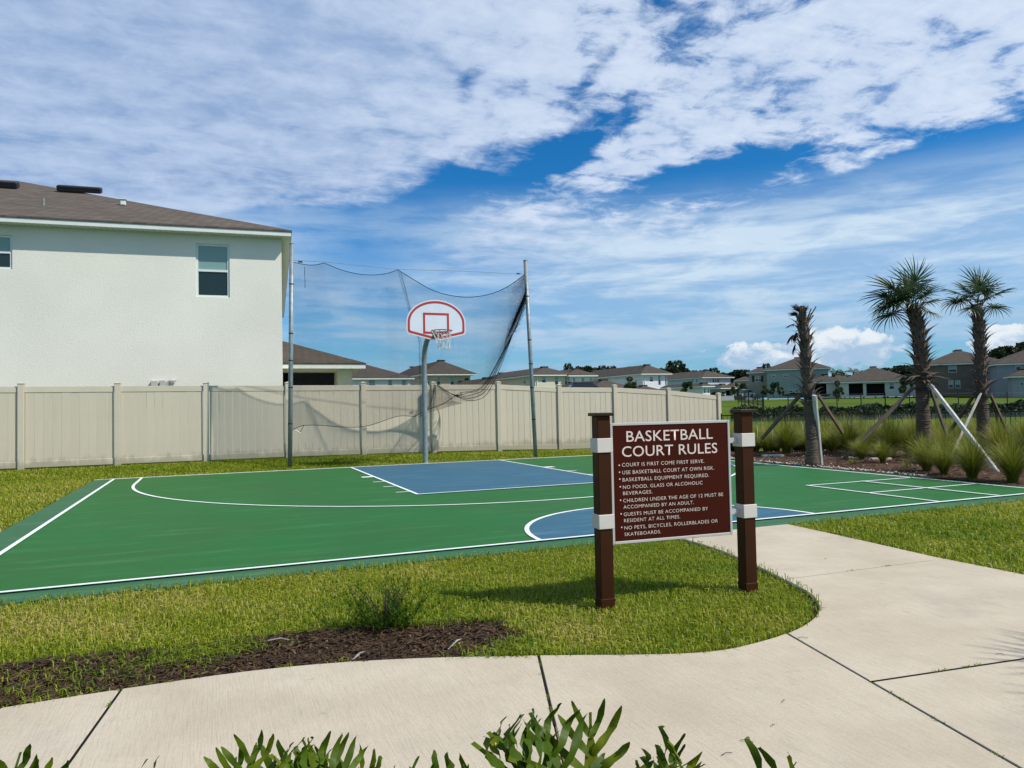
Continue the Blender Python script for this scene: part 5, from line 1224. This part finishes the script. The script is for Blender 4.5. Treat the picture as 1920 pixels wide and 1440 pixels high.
for i, (px, yt, w) in enumerate(sorted([(1872, 644, 46), (1890, 650, 40), (1910, 638, 50), (1930, 628, 56), (1852, 672, 34), (1900, 656, 46), (1828, 686, 30), (1760, 696, 30), (1960, 640, 60)])):
    tree('%s from the left among the tall dark oaks behind the far right houses' % ORD[i], px, yt, w*1.6, 180, i, group='oaks behind the houses at far right')
for i, (px, yt) in enumerate([(1567, 692), (1582, 694), (1600, 691), (1612, 693)]):
    p = P(px, yt, 190); zg = float(ground_z(p[0], p[1])); root = empty('distant_palm', (p[0], p[1], zg)); tag(root, '%s of four tiny skyline palms right of the thin palm, from the left' % ORD[i], 'palm tree', 'tiny palms on the skyline')
    H = p[2]-zg; b = MB(); b.tube([(0, 0, -.2), (0, 0, H-.8)], .2, 6); b.build('trunk', M['bark'], root)
    for j in range(5):
        a = j*1.3; link('frond', FR[j % 3], root, (0, 0, H-1.0), (.7*math.cos(a), .5*math.sin(a), a), (1.5, 1.5, 1.5))
young = [(1182, 706, 26, 70, 0, 'sparse young tree poking above the fence just left of the white house with three windows', 736), (1284, 710, 24, 78, 1, 'bushy young tree above the fence near its descending end', 742), (1376, 712, 16, 118, 2, 'small young tree right of the fence end post', 744),
         (1390, 714, 14, 140, 1, 'slim young tree behind the white parked car', 740), (1449, 711, 20, 118, 1, 'tall leafy young tree in front of the beige and greenish houses', 743), (1434, 722, 16, 120, 0, 'thin pale young tree left of the greenish house', 743), (1462, 722, 14, 118, 2, 'short dark young tree against the greenish house', 743),
         (1571, 713, 20, 95, 0, 'conical young tree left of the pale aqua house', 750), (1694, 698, 26, 112, 1, 'dark feathery young tree in front of the right end of the aqua house', 742), (873, 704, 12, 88, 1, 'small tree against the tan townhouse right of the hoop', 730), (1558, 694, 16, 140, 2, 'pale green tree behind the patio wing', 725)]
for px, yt, w, d, k, lab, yb in young: tree(lab, px, yt, w*1.15, d, k, True, 'young tree', None, 'young_tree', ybase=yb)
for px, yt, w, d, lab in [(1487, 735, 16, 120, 'low dark shrub against the greenish house, left one'), (1502, 736, 16, 120, 'low dark shrub against the greenish house, by the thin palm'), (1476, 738, 14, 119, 'low dark shrub nearest the young trees'), (1345, 733, 22, 116, 'dark shrub hugging the house above the fence end'), (1545, 737, 18, 126, 'shrub in front of the patio wing'), (1838, 733, 20, 118, 'shrub at the foot of the brown house')]:
    tree(lab, px, yt, w*1.2, d, 1, False, 'shrub', None, 'shrub', ybase=744)

# ------------------------------------------------------------------ vehicles
def car(label, px, py, d, heading, paint, L=4.5, H=1.5, cat='car', name='parked_car', zoff=0.):
    p = P(px, py, d); root = empty(name, (p[0], p[1], p[2]+zoff), heading); tag(root, label, cat); W2 = .88
    low = [(-L/2, .35), (-L/2+.05, .72), (-L/2+.9, .88), (L/2-1.0, .92), (L/2-.05, .82), (L/2, .45), (L/2-.1, .25), (-L/2+.1, .25)]
    b = MB(); b.prism(low[::-1], -W2, W2, 'y'); b.build('body', paint, root)
    top = [(-L/2+.75, .87), (-L/2+1.45, H-.03), (L/2-1.3, H), (L/2-.35, .9)]
    b = MB(); n0 = 0
    for sy in (-1, 1):
        for i, (x, z) in enumerate(top): b.v.append((x, sy*(W2-.04-(.14 if z > 1.1 else 0)), z))
    b.f = [(0, 1, 2, 3), (7, 6, 5, 4), (0, 4, 5, 1), (1, 5, 6, 2), (2, 6, 7, 3)]; b.build('glasshouse', M['glass'], root)
    b = MB(); b.box(top[1][0]-.05, top[2][0]+.1, -W2+.17, W2-.17, H-.03, H+.03, .02); b.build('roof', paint, root)
    wl = MB(); wl.tube([(0, -.1, 0), (0, .1, 0)], .33, 14); wm = wl.mesh('wheel', M['tyre'])
    for x in (-L/2+.85, L/2-.85):
        for sy in (-1, 1): link('wheel', wm, root, (x, sy*(W2-.08), .33))
    for sy in (-1, 1):
        b = MB(); b.box(-L/2-.01, -L/2+.06, sy*.62-.16, sy*.62+.16, .6, .72); b.build('headlight', M['glass_blind'], root)
        b = MB(); b.box(L/2-.05, L/2+.01, sy*.66-.12, sy*.66+.12, .6, .78); b.build('tail_light', M['red'], root)
    return root
RX = math.atan2(RNY, RNX)
car('white hatchback parked across the pond, right of the fence end', 1394, 745.5, 140, RX+.35, M['carwhite'], 4.3, 1.5)
car('dark car half hidden beside the end post of the fence', 1367, 744.5, 140, RX, M['cardark'], 4.2, 1.4)
car('dark car parked behind the white hatchback', 1397, 737.5, 160, RX+.2, M['cargrey'], 4.6, 1.6)
car('dark grey car in front of the beige house', 1414, 742, 145, RX-.3, M['cardark'], 4.4, 1.4)
root = car('black car roof showing just above the vinyl fence, right of the net post', 1088, 762.5, 40, RX+.05, M['cardark'], 3.7, 1.52, zoff=0)
for c in root.children:
    if c.name.startswith('glasshouse'): c.data.materials[0] = M['cardark']
p = P(1088, 717.5, 40); root.location.z = p[2]-1.55

# ------------------------------------------------------------------ philodendrons by the camera
def xan_leaf(seed):
    r = np.random.default_rng(seed); V = []; Fc = []; T_ = []; k = 0
    Lb = .26
    def strip(C_, W_, t):
        nonlocal k
        for c, w in zip(C_, W_): V.extend([c-w, c, c+w])
        n = len(C_)
        for i in range(n-1):
            for q in (0, 1): Fc.append((k+3*i+q, k+3*i+1+q, k+3*(i+1)+1+q, k+3*(i+1)+q))
        T_.extend(t); k += 3*n
    pet = .12
    pts = [np.array([0, .10*(z/pet)**2, z]) for z in np.linspace(0, pet, 5)]
    strip(pts, [np.array([.006, .003, 0])]*5, [.45]*15)
    hub = pts[-1]; tang = np.array([0, .42, .9]); tang /= np.linalg.norm(tang)
    fwd = np.array([0, .9, -.42]); fwd /= np.linalg.norm(fwd)
    def mid(t): return hub+tang*Lb*t+fwd*(-.02*math.sin(t*3)+.05*t*t)
    bt_ = r.uniform(.3, .55)
    n = 9; ts = np.linspace(0, 1, n); strip([mid(t)+fwd*0 for t in ts], [np.array([1, 0, 0])*(.016*math.sin(min(1, t*1.15+.12)*math.pi)**.6*(1 if t < .98 else .1)+.004)+fwd*-.004 for t in ts], list(np.clip(bt_+.12+r.normal(0, .04, n*3), 0, 1)))
    for i in range(5):
        t0_ = .06+.17*i
        for sx_ in (-1, 1):
            L = (.12, .14, .13, .105, .075)[i]*r.uniform(.8, 1.15); a = (1.9, 1.4, 1.05, .8, .55)[i]*r.uniform(.85, 1.15); w = (.0085, .0095, .010, .0095, .008)[i]
            dv = np.array([1., 0, 0])*sx_*math.sin(a)+tang*math.cos(a); nv = np.cross(dv, fwd); nv /= np.linalg.norm(nv)
            C_ = []; W_ = []
            curl = r.uniform(.1, .5); up_ = tang*.5
            for j in range(8):
                t = (0, .18, .36, .54, .72, .86, .95, 1.)[j]; C_.append(mid(t0_)+dv*L*t+tang*L*.28*t*t*curl*2-fwd*.05*t*t*r.uniform(.6, 1)+fwd*.012*math.sin(t*7+i))
                W_.append(nv*w*(.88+.16*math.sin(t*3.3)+.13*math.sin(t*15+i))*math.sqrt(max(.03, 1-t**9))+fwd*.007*math.sin(t*9+i))
            strip(C_, W_, list(np.clip(bt_+np.repeat(r.normal(0, .10), 24)+r.normal(0, .03, 24), 0, 1)))
    me = fast_mesh('leaf', np.array(V), np.array(Fc), M['xanadu'], np.array(T_)); me.shade_smooth(); return me
XL_ = [xan_leaf(i) for i in range(6)]
def xan(label, px, ytop, d, n, spread, seed):
    r = random.Random(seed); top = P(px, ytop, d); H = top[2]
    root = empty('philodendron', (top[0], top[1], 0)); tag(root, label, 'philodendron')
    b = MB(); b.tube([(0, 0, -.05), (0, 0, max(.05, H-.42))], .03, 8); b.build('stem', M['bark'], root)
    for i in range(n):
        a = r.uniform(0, 6.28); tl = (spread*(i/n)**.8)*r.uniform(.6, 1.1); s_ = r.uniform(.85, 1.1)*(1.0 if i > 2 else 1.05)
        o = link('leaf', XL_[r.randrange(6)], root, (.02*math.cos(a), .02*math.sin(a), max(.02, H-.45*s_)))
        o.rotation_euler = (Matrix.Rotation(a, 3, 'Z') @ Matrix.Rotation(-tl, 3, 'X') @ Matrix.Rotation(r.uniform(-.5, .5), 3, 'Z')).to_euler(); o.scale = (s_, s_, s_)
xan('lobed philodendron at the bottom edge whose leaves spread furthest left of the pair', 415, 1376, 1.8, 18, .7, 3)
xan('lobed philodendron with the densest upright lobes at the bottom edge', 665, 1355, 1.8, 20, .7, 8)
xan('taller philodendron with long upright lobes just right of the middle joint', 1095, 1312, 1.75, 10, .22, 12)
xan('philodendron leaf at the bottom left corner', -60, 1415, 1.75, 7, .5, 21)
xan('low philodendron barely entering the bottom edge between two taller ones', 855, 1500, 1.75, 7, .5, 30)
xan('low philodendron barely entering the bottom edge, rightmost', 1330, 1545, 1.75, 7, .25, 35)

# weedy shrub at the lawn edge
def shrub_mesh():
    r = np.random.default_rng(4); V = []; k = 0; Fc = []; T_ = []
    for s_ in range(70):
        a = r.uniform(0, 6.28); L = r.uniform(.14, .31); ln = r.uniform(.2, 1.0); d = np.array([math.cos(a)*ln, math.sin(a)*ln, 1.]); d /= np.linalg.norm(d); o = np.array([r.normal(0, .05), r.normal(0, .04), 0])
        for j in range(46):
            t = r.uniform(.05, 1); c = o+d*L*t; b_ = r.uniform(0, 6.28); q = np.array([math.cos(b_), math.sin(b_), r.uniform(.5, 1.4)]); q /= np.linalg.norm(q); l = r.uniform(.016, .034); w = np.cross(q, [0, 0, 1.])*.0022
            V += [c-w, c+w, c+q*l]; Fc.append((k, k+1, k+2)); T_ += [np.clip(r.normal(.35, .2), 0, 1)]*3; k += 3
    return np.array(V), np.array(Fc), np.array(T_)
p = G(722, 1172); root = empty('weedy_shrub', (p[0], p[1], -.02)); root.scale = (1.9, 1.5, 1.15); tag(root, 'small wispy dark green shrub growing where the lawn meets the mulch', 'shrub')
V, Fc, T_ = shrub_mesh(); link('foliage', fast_mesh('foliage', V, Fc, M['weed'], T_), root)
b = MB(); r = random.Random(1)
for i in range(14):
    a = r.uniform(0, 6.28); ln = r.uniform(.1, .6); b.tube([(0, 0, 0), (math.cos(a)*ln*.12, math.sin(a)*ln*.12, .12), (math.cos(a)*ln*.24, math.sin(a)*ln*.24, .22)], [.003, .002, .001], 4)
b.build('stem', M['bark'], root)
for (px, py, pxb, pyb, lab) in [(0, 1291, 60, 1288, 'dark root lying on the mulch at the left edge'), (170, 1262, 470, 1228, 'long thin dark root lying along the mulch strip'), (490, 1201, 555, 1200, 'short bleached stick at the lawn edge of the mulch'), (690, 1218, 655, 1240, 'curved pale twig on the mulch below the shrub'), (840, 1215, 870, 1195, 'pale forked twig on the mulch patch right of the shrub'), (872, 1193, 935, 1196, 'dark edging scrap half buried right of the shrub')]:
    a_, c_ = G(px, py), G(pxb, pyb); m_ = (a_+c_)/2; b = MB(); b.tube([(a_[0], a_[1], -.008), (m_[0]+.01, m_[1]+.015, .006), (c_[0], c_[1], -.006)], [.004, .006, .003], 5)
    tag(b.build('root', M['bark'] if 'dark' in lab else M['wood_grey']), lab, 'root')
